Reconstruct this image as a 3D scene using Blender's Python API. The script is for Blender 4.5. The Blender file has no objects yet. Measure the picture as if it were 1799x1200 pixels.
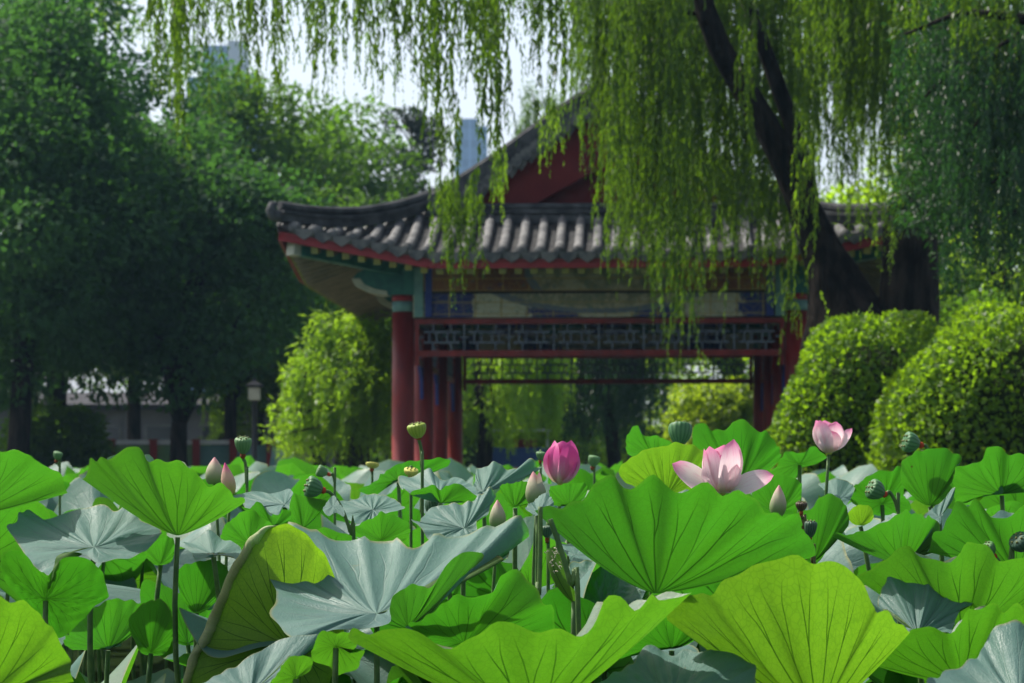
import bpy, math, random
import numpy as np
from mathutils import Vector, Matrix

scene = bpy.context.scene
COL = scene.collection
PI = math.pi

# ------------------------------------------------------------------ camera
FOC = 4248.0            # focal length in photo pixels (85 mm on a 36 mm sensor, 1799 px wide)
PXC, HOR = 899.5, 850.0  # photo column of the optical axis, photo row of the horizon
CAMZ = 1.5              # the lens is 1.5 m above the pond water
cam_data = bpy.data.cameras.new("camera")
cam_data.lens = 85.0
cam_data.sensor_width = 36.0
cam_data.shift_y = (HOR - 600.0) / 1799.0
cam_data.clip_start = 0.1
cam_data.clip_end = 6000.0
cam_data.dof.use_dof = True
cam_data.dof.focus_distance = 5.7
cam_data.dof.aperture_fstop = 9.0
cam = bpy.data.objects.new("camera", cam_data)
cam.location = (0, 0, CAMZ)
cam.rotation_euler = (PI / 2, 0, 0)
COL.objects.link(cam)
scene.camera = cam

# ------------------------------------------------------------------ light
SUN = Vector((-0.50, 0.30, 0.81)).normalized()     # towards the sun: behind the scene, from the left
sun_elev = math.asin(SUN.z)
sun_az = math.atan2(SUN.x, SUN.y)
world = bpy.data.worlds.new("World")
scene.world = world
world.use_nodes = True
wn, wl = world.node_tree.nodes, world.node_tree.links
for n_ in list(wn):
    wn.remove(n_)
wo = wn.new("ShaderNodeOutputWorld")
bg = wn.new("ShaderNodeBackground")
sky = wn.new("ShaderNodeTexSky")
sky.sky_type = 'NISHITA'
sky.sun_disc = False
sky.sun_elevation = sun_elev
sky.sun_rotation = sun_az
sky.air_density = 1.0
sky.dust_density = 6.0
sky.ozone_density = 1.0
bg.inputs['Strength'].default_value = 0.10
wl.new(sky.outputs[0], bg.inputs[0])
veil = wn.new("ShaderNodeBackground")               # thin bright cloud veil over the whole sky
veil.inputs[0].default_value = (0.84, 0.90, 1.0, 1)
vco = wn.new("ShaderNodeTexCoord")
vsep = wn.new("ShaderNodeSeparateXYZ")
vmap = wn.new("ShaderNodeMapRange")                # bright milky air near the horizon, clearer overhead
vmap.interpolation_type = 'SMOOTHSTEP'
vmap.inputs[1].default_value = 0.16
vmap.inputs[2].default_value = 0.55
vmap.inputs[3].default_value = 0.36
vmap.inputs[4].default_value = 0.03
wl.new(vco.outputs['Generated'], vsep.inputs[0])
wl.new(vsep.outputs[2], vmap.inputs[0])
wl.new(vmap.outputs[0], veil.inputs['Strength'])
addw = wn.new("ShaderNodeAddShader")
wl.new(bg.outputs[0], addw.inputs[0])
wl.new(veil.outputs[0], addw.inputs[1])
wl.new(addw.outputs[0], wo.inputs[0])

sd = bpy.data.lights.new("sun", 'SUN')
sd.energy = 4.3
sd.angle = math.radians(0.53)
sd.color = (1.0, 0.95, 0.86)
so = bpy.data.objects.new("sun", sd)
so.location = (-20, 20, 30)
so.rotation_euler = (-SUN).to_track_quat('-Z', 'Y').to_euler()
COL.objects.link(so)

scene.view_settings.view_transform = 'Standard'
scene.view_settings.look = 'None'
scene.view_settings.exposure = 0.65
scene.view_settings.gamma = 1.0
scene.render.engine = 'CYCLES'
cy = scene.cycles
cy.max_bounces = 7
cy.diffuse_bounces = 3
cy.glossy_bounces = 2
cy.transmission_bounces = 4
cy.transparent_max_bounces = 6
cy.volume_bounces = 0
cy.caustics_reflective = False
cy.caustics_refractive = False
cy.use_denoising = True
cy.sample_clamp_indirect = 6.0


# ------------------------------------------------------------------ helpers
def P(px, py, Y):
    """world point that sits at photo pixel (px, py) at distance Y"""
    return Vector(((px - PXC) / FOC * Y, Y, CAMZ - (py - HOR) / FOC * Y))


def tag(o, label=None, cat=None, group=None, kind=None):
    if label: o["label"] = label
    if cat: o["category"] = cat
    if group: o["group"] = group
    if kind: o["kind"] = kind
    return o


def thing(name, label, cat, loc=(0, 0, 0), rotz=0.0, group=None):
    o = bpy.data.objects.new(name, None)
    o.empty_display_size = 0.1
    o.location = loc
    o.rotation_euler = (0, 0, rotz)
    COL.objects.link(o)
    return tag(o, label, cat, group)


def link(name, me, mat=None, parent=None, loc=None):
    if mat is not None and not me.materials:
        me.materials.append(mat)
    o = bpy.data.objects.new(name, me)
    if parent is not None:
        o.parent = parent
    if loc is not None:
        o.location = loc
    COL.objects.link(o)
    return o


def mesh_py(name, verts, faces, smooth=True, uvs=None):
    me = bpy.data.meshes.new(name)
    me.from_pydata([tuple(v) for v in verts], [], faces)
    if smooth:
        me.polygons.foreach_set("use_smooth", [True] * len(me.polygons))
    if uvs is not None:
        uvl = me.uv_layers.new(name="UVMap")
        li = np.zeros(len(me.loops), dtype=np.int32)
        me.loops.foreach_get("vertex_index", li)
        uvl.data.foreach_set("uv", np.asarray(uvs, dtype=np.float32)[li].ravel())
    me.update()
    return me


def mesh_quads(name, V, rnd):
    """V: (n,4,3) loose quads (leaf cards); rnd: (n,) per-leaf random number"""
    n = len(V)
    me = bpy.data.meshes.new(name)
    me.vertices.add(n * 4)
    me.vertices.foreach_set("co", np.asarray(V, dtype=np.float32).ravel())
    me.loops.add(n * 4)
    me.loops.foreach_set("vertex_index", np.arange(n * 4, dtype=np.int32))
    me.polygons.add(n)
    me.polygons.foreach_set("loop_start", np.arange(0, n * 4, 4, dtype=np.int32))
    at = me.attributes.new("rnd", 'FLOAT', 'FACE')
    at.data.foreach_set("value", np.asarray(rnd, dtype=np.float32))
    me.update(calc_edges=True)
    me.validate()
    return me


class MB:
    """collects boxes, tubes and polygons into one mesh"""
    def __init__(self):
        self.v, self.f = [], []

    def add(self, vs, fs):
        b = len(self.v)
        self.v += [tuple(v) for v in vs]
        self.f += [tuple(i + b for i in f) for f in fs]
        return self

    def box(self, x0, x1, y0, y1, z0, z1, M=None):
        vs = [(x, y, z) for z in (z0, z1) for y in (y0, y1) for x in (x0, x1)]
        if M is not None:
            vs = [M @ Vector(v) for v in vs]
        return self.add(vs, [(0, 2, 3, 1), (4, 5, 7, 6), (0, 1, 5, 4), (2, 6, 7, 3), (0, 4, 6, 2), (1, 3, 7, 5)])

    def bar(self, a, b, w, h, up=(0, 0, 1)):
        a, b = Vector(a), Vector(b)
        d = (b - a).normalized()
        s = d.cross(Vector(up))
        if s.length < 1e-5:
            s = d.cross(Vector((0, 1, 0)))
        s.normalize()
        u = s.cross(d)
        vs = []
        for p in (a, b):
            for (i, j) in ((-1, -1), (1, -1), (1, 1), (-1, 1)):
                vs.append(p + s * (i * w / 2) + u * (j * h / 2))
        return self.add(vs, [(0, 3, 2, 1), (4, 5, 6, 7), (0, 1, 5, 4), (1, 2, 6, 5), (2, 3, 7, 6), (3, 0, 4, 7)])

    def tube(self, pts, rad, n=8, cap=True):
        pts = [Vector(p) for p in pts]
        if not hasattr(rad, '__len__'):
            rad = [rad] * len(pts)
        vs, fs = [], []
        t0 = (pts[1] - pts[0]).normalized()
        ref = Vector((1, 0, 0)) if abs(t0.x) < 0.9 else Vector((0, 1, 0))
        nrm = (ref - t0 * ref.dot(t0)).normalized()
        for i, p in enumerate(pts):
            a = pts[max(i - 1, 0)]; b = pts[min(i + 1, len(pts) - 1)]
            t = (b - a).normalized()
            nrm = (nrm - t * nrm.dot(t)).normalized()
            bi = t.cross(nrm)
            for k in range(n):
                an = 2 * PI * k / n
                vs.append(p + (nrm * math.cos(an) + bi * math.sin(an)) * rad[i])
        for i in range(len(pts) - 1):
            for k in range(n):
                k2 = (k + 1) % n
                fs.append((i * n + k, i * n + k2, (i + 1) * n + k2, (i + 1) * n + k))
        if cap:
            fs.append(tuple(range(n - 1, -1, -1)))
            fs.append(tuple((len(pts) - 1) * n + k for k in range(n)))
        return self.add(vs, fs)

    def lathe(self, prof, n=16, M=None, rib=0.0, nrib=0):
        vs, fs = [], []
        for (r, z) in prof:
            for k in range(n):
                an = 2 * PI * k / n
                rr = r * (1 + rib * math.cos(nrib * an))
                v = Vector((rr * math.cos(an), rr * math.sin(an), z))
                vs.append(M @ v if M is not None else v)
        for i in range(len(prof) - 1):
            for k in range(n):
                k2 = (k + 1) % n
                fs.append((i * n + k, i * n + k2, (i + 1) * n + k2, (i + 1) * n + k))
        fs.append(tuple(range(n - 1, -1, -1)))
        fs.append(tuple((len(prof) - 1) * n + k for k in range(n)))
        return self.add(vs, fs)

    def prism(self, poly, axis, a, b):
        """poly: list of (u,w); extruded along axis 'x' or 'y' from a to b"""
        n = len(poly)
        vs = []
        for t in (a, b):
            for (u, w) in poly:
                vs.append((t, u, w) if axis == 'x' else (u, t, w))
        fs = [tuple(range(n)), tuple(range(2 * n - 1, n - 1, -1))]
        for k in range(n):
            k2 = (k + 1) % n
            fs.append((k, n + k, n + k2, k2))
        return self.add(vs, fs)

    def build(self, name, mat, parent=None, smooth=False, loc=None):
        return link(name, mesh_py(name, self.v, self.f, smooth), mat, parent, loc)


def copy_tree(o, parent=None):
    c = o.copy()
    COL.objects.link(c)
    if parent is not None:
        c.parent = parent
    for ch in list(o.children):
        copy_tree(ch, c)
    return c


def catmull(pts, n, closed=True):
    pts = np.asarray(pts, dtype=float)
    m = len(pts)
    out = []
    segs = m if closed else m - 1
    for k in range(n):
        t = k / n * segs if closed else k / (n - 1) * segs
        i = min(int(t), segs - 1)
        u = t - i
        if closed:
            p0, p1, p2, p3 = pts[(i - 1) % m], pts[i % m], pts[(i + 1) % m], pts[(i + 2) % m]
        else:
            p0, p1, p2, p3 = pts[max(i - 1, 0)], pts[i], pts[i + 1], pts[min(i + 2, m - 1)]
        out.append(0.5 * ((2 * p1) + (-p0 + p2) * u + (2 * p0 - 5 * p1 + 4 * p2 - p3) * u * u + (-p0 + 3 * p1 - 3 * p2 + p3) * u ** 3))
    return np.array(out)


# ------------------------------------------------------------------ materials
def new_mat(name):
    m = bpy.data.materials.new(name)
    m.use_nodes = True
    nt = m.node_tree
    for n_ in list(nt.nodes):
        nt.nodes.remove(n_)
    out = nt.nodes.new("ShaderNodeOutputMaterial")
    return m, nt, out


class N:
    """small node-graph writer"""
    def __init__(self, nt):
        self.nt = nt

    def node(self, t, **kw):
        n_ = self.nt.nodes.new(t)
        for k, v in kw.items():
            setattr(n_, k, v)
        return n_

    def set(self, n_, key, v):
        s = n_.inputs[key]
        if isinstance(v, bpy.types.NodeSocket):
            self.nt.links.new(v, s)
        else:
            s.default_value = v

    def math(self, op, a, b=0.0, c=None, clamp=False):
        n_ = self.node("ShaderNodeMath", operation=op, use_clamp=clamp)
        self.set(n_, 0, a); self.set(n_, 1, b)
        if c is not None:
            self.set(n_, 2, c)
        return n_.outputs[0]

    def mix(self, f, a, b, blend='MIX'):
        n_ = self.node("ShaderNodeMix", data_type='RGBA', blend_type=blend)
        self.set(n_, 0, f)
        self.set(n_, 6, a if isinstance(a, bpy.types.NodeSocket) else (*a, 1))
        self.set(n_, 7, b if isinstance(b, bpy.types.NodeSocket) else (*b, 1))
        return n_.outputs[2]

    def smooth(self, v, a, b):
        n_ = self.node("ShaderNodeMapRange", interpolation_type='SMOOTHSTEP')
        self.set(n_, 0, v); self.set(n_, 1, a); self.set(n_, 2, b); self.set(n_, 3, 0.0); self.set(n_, 4, 1.0)
        return n_.outputs[0]

    def noise(self, scale, detail=3.0, rough=0.55, vec=None, dims='3D'):
        n_ = self.node("ShaderNodeTexNoise", noise_dimensions=dims)
        self.set(n_, 'Scale', scale); self.set(n_, 'Detail', detail); self.set(n_, 'Roughness', rough)
        if vec is not None:
            self.nt.links.new(vec, n_.inputs['Vector'])
        return n_.outputs[0]

    def coord(self, which='Object'):
        return self.node("ShaderNodeTexCoord").outputs[which]

    def mapping(self, vec, scale=(1, 1, 1), loc=(0, 0, 0)):
        n_ = self.node("ShaderNodeMapping")
        self.nt.links.new(vec, n_.inputs[0])
        n_.inputs['Scale'].default_value = scale
        n_.inputs['Location'].default_value = loc
        return n_.outputs[0]

    def xyz(self, vec):
        n_ = self.node("ShaderNodeSeparateXYZ")
        self.nt.links.new(vec, n_.inputs[0])
        return n_.outputs

    def bump(self, h, strength=0.3, dist=0.01):
        n_ = self.node("ShaderNodeBump")
        self.set(n_, 'Height', h); self.set(n_, 'Strength', strength); self.set(n_, 'Distance', dist)
        return n_.outputs[0]

    def bsdf(self, col, rough=0.6, spec=0.4, normal=None, metallic=0.0):
        n_ = self.node("ShaderNodeBsdfPrincipled")
        self.set(n_, 'Base Color', col if isinstance(col, bpy.types.NodeSocket) else (*col, 1))
        self.set(n_, 'Roughness', rough)
        self.set(n_, 'Specular IOR Level', spec)
        self.set(n_, 'Metallic', metallic)
        if normal is not None:
            self.nt.links.new(normal, n_.inputs['Normal'])
        return n_.outputs[0]

    def transl(self, col, normal=None):
        n_ = self.node("ShaderNodeBsdfTranslucent")
        self.set(n_, 0, col if isinstance(col, bpy.types.NodeSocket) else (*col, 1))
        if normal is not None:
            self.nt.links.new(normal, n_.inputs['Normal'])
        return n_.outputs[0]

    def mixsh(self, f, a, b):
        n_ = self.node("ShaderNodeMixShader")
        self.set(n_, 0, f)
        self.nt.links.new(a, n_.inputs[1]); self.nt.links.new(b, n_.inputs[2])
        return n_.outputs[0]


def mat_simple(name, c1, c2=None, scale=8.0, rough=0.65, spec=0.35, bump=0.0, bscale=None, detail=4.0, metallic=0.0, stretch=(1, 1, 1), bdist=0.01):
    m, nt, out = new_mat(name)
    g = N(nt)
    co = g.mapping(g.coord(), stretch)
    col = c1
    if c2 is not None:
        f = g.smooth(g.noise(scale, detail, 0.6, co), 0.35, 0.65)
        col = g.mix(f, c1, c2)
    nm = None
    if bump > 0:
        nm = g.bump(g.noise(bscale or scale * 2, 5.0, 0.6, co), bump, bdist)
    nt.links.new(g.bsdf(col, rough, spec, nm, metallic), out.inputs[0])
    return m


def mat_foliage(name, dark, light, tr, tfac=0.45, rough=0.45, spec=0.35):
    m, nt, out = new_mat(name)
    g = N(nt)
    at = g.node("ShaderNodeAttribute", attribute_name="rnd")
    f = at.outputs['Fac']
    col = g.mix(f, dark, light)
    tcol = g.mix(f, tuple(c * 0.75 for c in tr), tuple(min(1, c * 1.2) for c in tr))
    nt.links.new(g.mixsh(tfac, g.bsdf(col, rough, spec), g.transl(tcol)), out.inputs[0])
    return m


def mat_lotus(name="lotus_leaf_skin"):
    """two-sided leaf: waxy blue-green above, fresh green below, forked radial veins from the polar UV"""
    m, nt, out = new_mat(name)
    g = N(nt)
    uv = g.node("ShaderNodeUVMap", uv_map="UVMap").outputs[0]
    X = g.xyz(uv)
    u, v = X[0], X[1]
    oc = g.coord()
    NV = 21.0
    wob = g.math('MULTIPLY', g.math('SUBTRACT', g.noise(5.0, 2.0, 0.5, oc), 0.5), 0.55)
    t = g.math('ADD', g.math('MULTIPLY', u, NV), wob)
    d = g.math('ABSOLUTE', g.math('SUBTRACT', g.math('FRACT', t), 0.5))     # 0 on a vein
    wnz = g.node("ShaderNodeTexWhiteNoise", noise_dimensions='2D')
    cw = g.node("ShaderNodeCombineXYZ")
    g.set(cw, 0, g.math('FLOOR', t)); g.set(cw, 1, g.node("ShaderNodeObjectInfo").outputs['Random'])
    nt.links.new(cw.outputs[0], wnz.inputs['Vector'])
    rv = wnz.outputs['Value']
    f0 = g.math('MULTIPLY_ADD', rv, 0.30, 0.36)
    fork = g.math('MULTIPLY', g.math('MAXIMUM', g.math('SUBTRACT', v, f0), 0.0), g.math('MULTIPLY_ADD', rv, -0.35, 0.80))
    d2 = g.math('ABSOLUTE', g.math('SUBTRACT', d, fork))
    arc = g.math('MULTIPLY', g.math('MULTIPLY', d2, v), 2 * PI / NV)
    wid = g.math('MULTIPLY_ADD', v, -0.0075, 0.0135)
    vein = g.math('SUBTRACT', 1.0, g.smooth(arc, 0.0, wid))
    vein = g.math('MULTIPLY', vein, g.math('SUBTRACT', 1.0, g.smooth(v, 0.72, 0.98)))
    vein = g.math('MULTIPLY', vein, g.math('MULTIPLY_ADD', rv, 0.4, 0.8), clamp=True)
    hub = g.math('SUBTRACT', 1.0, g.smooth(v, 0.02, 0.07))
    vein = g.math('MAXIMUM', vein, hub)
    # fine network between the veins
    comb = g.node("ShaderNodeCombineXYZ")
    g.set(comb, 0, g.math('MULTIPLY', u, 60.0)); g.set(comb, 1, g.math('MULTIPLY', v, 16.0))
    vor = g.node("ShaderNodeTexVoronoi", feature='DISTANCE_TO_EDGE')
    g.set(vor, 'Scale', 1.6); nt.links.new(comb.outputs[0], vor.inputs['Vector'])
    net = g.math('SUBTRACT', 1.0, g.smooth(vor.outputs['Distance'], 0.0, 0.12))
    big = g.noise(4.0, 3.0, 0.6, oc)
    fine = g.noise(45.0, 3.0, 0.6, oc)
    tint = g.node("ShaderNodeAttribute", attribute_type='OBJECT', attribute_name="yellowing").outputs['Fac']
    oi = g.node("ShaderNodeObjectInfo").outputs['Random']
    # top
    top = g.mix(big, (0.095, 0.225, 0.185), (0.220, 0.365, 0.345))
    top = g.mix(g.math('MULTIPLY', fine, 0.25), top, (0.10, 0.21, 0.13))
    top = g.mix(g.math('MULTIPLY', vein, 0.45), top, (0.20, 0.33, 0.25))
    top = g.mix(g.math('MULTIPLY', tint, 0.8), top, (0.72, 0.70, 0.30))  # yellowing, with sun on the rolled margin painted in
    # underside
    und = g.mix(big, (0.062, 0.150, 0.025), (0.095, 0.195, 0.035))
    und = g.mix(g.math('MULTIPLY', tint, 0.8), und, (0.17, 0.23, 0.05))
    und = g.mix(g.math('MULTIPLY', vein, 0.85), und, (0.03, 0.085, 0.015))
    # spots of age
    sp = g.smooth(g.noise(9.0, 4.0, 0.7, oc), 0.70, 0.78)
    top = g.mix(g.math('MULTIPLY', sp, 0.35), top, (0.20, 0.20, 0.08))
    rim = g.math('MULTIPLY', g.smooth(v, 0.965, 1.0), g.math('MULTIPLY_ADD', g.smooth(g.noise(6.0, 2.0, .5, oc), .4, .6), .7, .1))
    top = g.mix(rim, top, (0.34, 0.34, 0.12))
    und = g.mix(rim, und, (0.24, 0.22, 0.06))
    back = g.node("ShaderNodeNewGeometry").outputs['Backfacing']
    col = g.mix(back, top, und)
    # light that comes through
    tr0 = g.mix(oi, (0.024, 0.180, 0.006), (0.044, 0.235, 0.010))
    patch = g.smooth(g.noise(2.6, 3.0, 0.6, oc), 0.35, 0.70)
    tr = g.mix(g.math('MULTIPLY', patch, 0.55), tr0, (0.055, 0.225, 0.006))
    tr = g.mix(tint, tr, (0.25, 0.45, 0.010))
    tr = g.mix(g.math('MULTIPLY', g.math('SUBTRACT', fine, 0.3), 0.55), tr, (0.030, 0.15, 0.003))
    tr = g.mix(g.math('MULTIPLY', net, 0.30), tr, (0.022, 0.11, 0.003))
    thick = g.math('MULTIPLY_ADD', g.math('POWER', g.math('SUBTRACT', 1.0, v), 1.6), -0.42, 1.12)   # the blade is thickest at the hub
    tr = g.mix(1.0, tr, thick, 'MULTIPLY')
    tr = g.mix(g.math('MULTIPLY', vein, 0.95), tr, (0.008, 0.050, 0.002))
    tr = g.mix(g.math('MULTIPLY', sp, 0.4), tr, (0.25, 0.30, 0.01))
    crk = g.node("ShaderNodeTexNoise"); g.set(crk, 'Scale', 2.2); g.set(crk, 'Detail', 4.0)
    cmb2 = g.node("ShaderNodeCombineXYZ"); g.set(cmb2, 0, g.math('MULTIPLY', u, 34.0)); g.set(cmb2, 1, g.math('MULTIPLY', v, 2.6))
    nt.links.new(cmb2.outputs[0], crk.inputs['Vector'])
    back0 = g.node("ShaderNodeNewGeometry").outputs['Backfacing']
    hgt = g.math('ADD', g.math('MULTIPLY', vein, -0.35), g.math('MULTIPLY', crk.outputs[0], g.math('MULTIPLY_ADD', back0, -0.85, 1.05)))
    hgt = g.math('ADD', hgt, g.math('MULTIPLY', net, 0.12))
    nm = g.bump(hgt, 0.36, 0.006)
    b = g.node("ShaderNodeBsdfPrincipled")
    g.set(b, 'Base Color', col); g.set(b, 'Roughness', g.math('MULTIPLY_ADD', g.smooth(g.noise(7.0, 4.0, .6, oc), .3, .7), 0.22, 0.42)); g.set(b, 'Specular IOR Level', 0.42)
    nt.links.new(nm, b.inputs['Normal'])
    # a few insect holes with brown edges
    vh = g.node("ShaderNodeTexVoronoi", feature='F1'); g.set(vh, 'Scale', 8.0)
    nt.links.new(oc, vh.inputs['Vector'])
    hs = g.node("ShaderNodeSeparateColor"); nt.links.new(vh.outputs['Color'], hs.inputs[0])
    chosen = g.math('GREATER_THAN', hs.outputs[0], 0.80)
    rad = g.math('MULTIPLY_ADD', hs.outputs[1], 0.045, 0.018)
    dist = g.math('ADD', vh.outputs['Distance'], g.math('MULTIPLY', g.math('SUBTRACT', g.noise(70.0, 2.0, .5, oc), .5), .03))
    hole = g.math('MULTIPLY', chosen, g.math('LESS_THAN', dist, rad))
    ring = g.math('MULTIPLY', chosen, g.math('LESS_THAN', dist, g.math('ADD', rad, 0.022)))
    body = g.mixsh(0.52, b.outputs[0], g.transl(tr))
    body = g.mixsh(ring, body, g.bsdf((0.11, 0.085, 0.025), .8, .1))
    tp = g.node("ShaderNodeBsdfTransparent")
    nt.links.new(g.mixsh(hole, body, tp.outputs[0]), out.inputs[0])
    return m


def mat_petal(name, base, tip, white, tfac=0.45, lo=0.45, hi=0.95, green=0.28):
    m, nt, out = new_mat(name)
    g = N(nt)
    uv = g.node("ShaderNodeUVMap", uv_map="UVMap").outputs[0]
    X = g.xyz(uv)
    comb = g.node("ShaderNodeCombineXYZ")
    g.set(comb, 0, g.math('MULTIPLY', X[0], 26.0)); g.set(comb, 1, g.math('MULTIPLY', X[1], 2.0))
    lines = g.noise(1.6, 3.0, 0.6, comb.outputs[0])
    f = g.smooth(g.math('ADD', X[1], g.math('MULTIPLY', g.math('SUBTRACT', lines, 0.5), 0.22)), lo, hi)
    col = g.mix(g.smooth(X[1], 0.0, green), base, white)
    col = g.mix(f, col, tip)
    col = g.mix(g.math('MULTIPLY', g.smooth(lines, .52, .66), .28), col, tip)
    nm = g.bump(lines, 0.30, 0.002)
    nt.links.new(g.mixsh(tfac, g.bsdf(col, 0.5, 0.3, nm), g.transl(col)), out.inputs[0])
    return m

# ================================================================== SETTING
M = {}
# water, ground, bank, path
mw, nt, out = new_mat("pond_water"); g = N(nt)
df = g.node("ShaderNodeBsdfDiffuse")               # still water, sky reflection left out, shade under leaves put into the dark colour
g.set(df, 'Color', g.mix(g.noise(0.8, 3), (0.006, 0.011, 0.005), (0.014, 0.024, 0.008)))
nt.links.new(df.outputs[0], out.inputs[0])
tag(link("water", mesh_py("water", [(-90, -12, 0), (90, -12, 0), (90, 31, 0), (-90, 31, 0)], [(0, 1, 2, 3)], False), mw), kind="structure")

GZ = 1.42
mg, nt, out = new_mat("ground_earth"); g = N(nt)
co = g.coord()
gc = g.mix(g.smooth(g.noise(0.35, 5, 0.6, co), 0.4, 0.62), (0.055, 0.085, 0.022), (0.115, 0.098, 0.070))
gc = g.mix(g.math('MULTIPLY', g.noise(9.0, 4, 0.6, co), 0.5), gc, (0.035, 0.055, 0.015))
nt.links.new(g.bsdf(gc, 0.9, 0.2, g.bump(g.noise(14.0, 4, 0.6, co), 0.5, 0.05)), out.inputs[0])
shore = [(-90, 29.6), (-12, 29.6), (0.6, 29.2), (1.7, 28.6), (2.1, 22.6), (2.4, 19.6), (3.4, 18.9), (90, 18.4)]
gv = [(x, y, GZ) for x, y in shore] + [(3000, 18.4, GZ), (3000, 5000, GZ), (-3000, 5000, GZ), (-3000, 29.6, GZ)]
tag(link("ground", mesh_py("ground", gv, [tuple(range(len(gv)))], False), mg), kind="structure")
mbk = mat_simple("bank_stone", (0.19, 0.18, 0.16), (0.10, 0.10, 0.085), 3.0, 0.85, 0.2, 0.5, 9.0)
b = MB()
for (a, c) in zip(shore[:-1], shore[1:]):
    b.bar((a[0], a[1] - 0.02, GZ - 0.06), (c[0], c[1] - 0.02, GZ - 0.06), 0.34, 0.16)
    b.bar((a[0], a[1] + 0.05, 0.55), (c[0], c[1] + 0.05, 0.55), 0.2, 1.6)
tag(b.build("bank_edge", mbk), kind="structure")
mpv = mat_simple("paving_stone", (0.20, 0.195, 0.19), (0.145, 0.14, 0.14), 1.2, 0.85, 0.25, 0.25, 12.0)
tag(link("path", mesh_py("path", [(-30, 49.6, GZ + .006), (30, 47.5, GZ + .006), (30, 51.0, GZ + .006), (-30, 53.2, GZ + .006)], [(0, 1, 2, 3)], False), mpv), kind="structure")

M['bark'] = mat_simple("bark", (0.008, 0.007, 0.006), (0.034, 0.027, 0.023), 7.0, 0.95, 0.08, 1.0, 9.0, stretch=(1, 1, 0.25), bdist=0.06)
M['bark_grey'] = mat_simple("bark_grey", (0.035, 0.030, 0.028), (0.075, 0.066, 0.060), 6.0, 0.9, 0.15, 0.8, 9.0, stretch=(1, 1, 0.3), bdist=0.04)
M['leaf_dark'] = mat_foliage("broad_leaf_dark", (0.016, 0.050, 0.028), (0.066, 0.140, 0.056), (0.085, 0.24, 0.028), 0.44, .65, .10)  # bright end of the range paints sunlit clumps
M['leaf_mid'] = mat_foliage("broad_leaf_mid", (0.032, 0.070, 0.020), (0.075, 0.130, 0.032), (0.15, 0.33, 0.014), 0.45, .65, .12)  # paler leaf green, also stands in for sunlit crowns
M['leaf_light'] = mat_foliage("broad_leaf_light", (0.050, 0.105, 0.020), (0.110, 0.185, 0.034), (0.40, 0.66, 0.02), 0.54, .6, .15)
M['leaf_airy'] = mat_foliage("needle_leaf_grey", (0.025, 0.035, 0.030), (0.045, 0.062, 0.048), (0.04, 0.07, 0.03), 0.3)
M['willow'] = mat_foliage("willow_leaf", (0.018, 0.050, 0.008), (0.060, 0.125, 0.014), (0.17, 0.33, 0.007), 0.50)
M['willow_light'] = mat_foliage("willow_leaf_light", (0.050, 0.115, 0.016), (0.160, 0.260, 0.034), (0.38, 0.66, 0.020), 0.54)  # paler willow green, sunlight on the sprays put into the colour
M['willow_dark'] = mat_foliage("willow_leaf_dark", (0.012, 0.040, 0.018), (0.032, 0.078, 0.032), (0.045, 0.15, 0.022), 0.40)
M['box_leaf'] = mat_foliage("boxwood_leaf", (0.036, 0.100, 0.009), (0.115, 0.205, 0.015), (0.28, 0.50, 0.010), 0.46, 0.50, 0.35)


# ---------------------------------------------------------------- leaf cards
def cards(rs, pos, axis, nrm, ln, wd):
    """diamond leaf cards: base, side, tip, side"""
    axis = axis / (np.linalg.norm(axis, axis=1, keepdims=True) + 1e-9)
    side = np.cross(axis, nrm)
    side /= (np.linalg.norm(side, axis=1, keepdims=True) + 1e-9)
    up = np.cross(side, axis)
    ln = np.asarray(ln).reshape(-1, 1); wd = np.asarray(wd).reshape(-1, 1)
    n = len(pos)
    V = np.empty((n, 4, 3))
    V[:, 0] = pos
    V[:, 1] = pos + axis * ln * 0.45 + side * wd * 0.5 + up * wd * 0.18
    V[:, 2] = pos + axis * ln - up * ln * 0.10
    V[:, 3] = pos + axis * ln * 0.45 - side * wd * 0.5 + up * wd * 0.18
    return V


def unit(rs, n):
    v = rs.normal(size=(n, 3))
    return v / np.linalg.norm(v, axis=1, keepdims=True)


def clump_cards(rs, centers, radii, n_per, ln, wd, squash=0.75, shell=0.45):
    Vs, R = [], []
    for c, r in zip(centers, radii):
        n = max(8, int(n_per * (r / np.mean(radii)) ** 2))
        d = unit(rs, n)
        rad = r * (shell + (1 - shell) * rs.random(n)) ** 0.7
        p = np.asarray(c) + d * rad[:, None] * np.array([1, 1, squash])
        ax = d * 0.7 + unit(rs, n) * 0.8 + np.array([0, 0, -0.25])
        nr = d * 0.5 + unit(rs, n) * 0.7 + np.array([0, 0, 0.7])
        l_ = ln * (0.65 + 0.7 * rs.random(n))
        Vs.append(cards(rs, p, ax, nr, l_, l_ * (wd / ln)))
        R.append(np.clip(0.65 * rs.random() + 0.35 * rs.random(n), 0, 1))  # tone per clump: lit and dark clumps painted by leaf colour
    return np.concatenate(Vs), np.concatenate(R)


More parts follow.
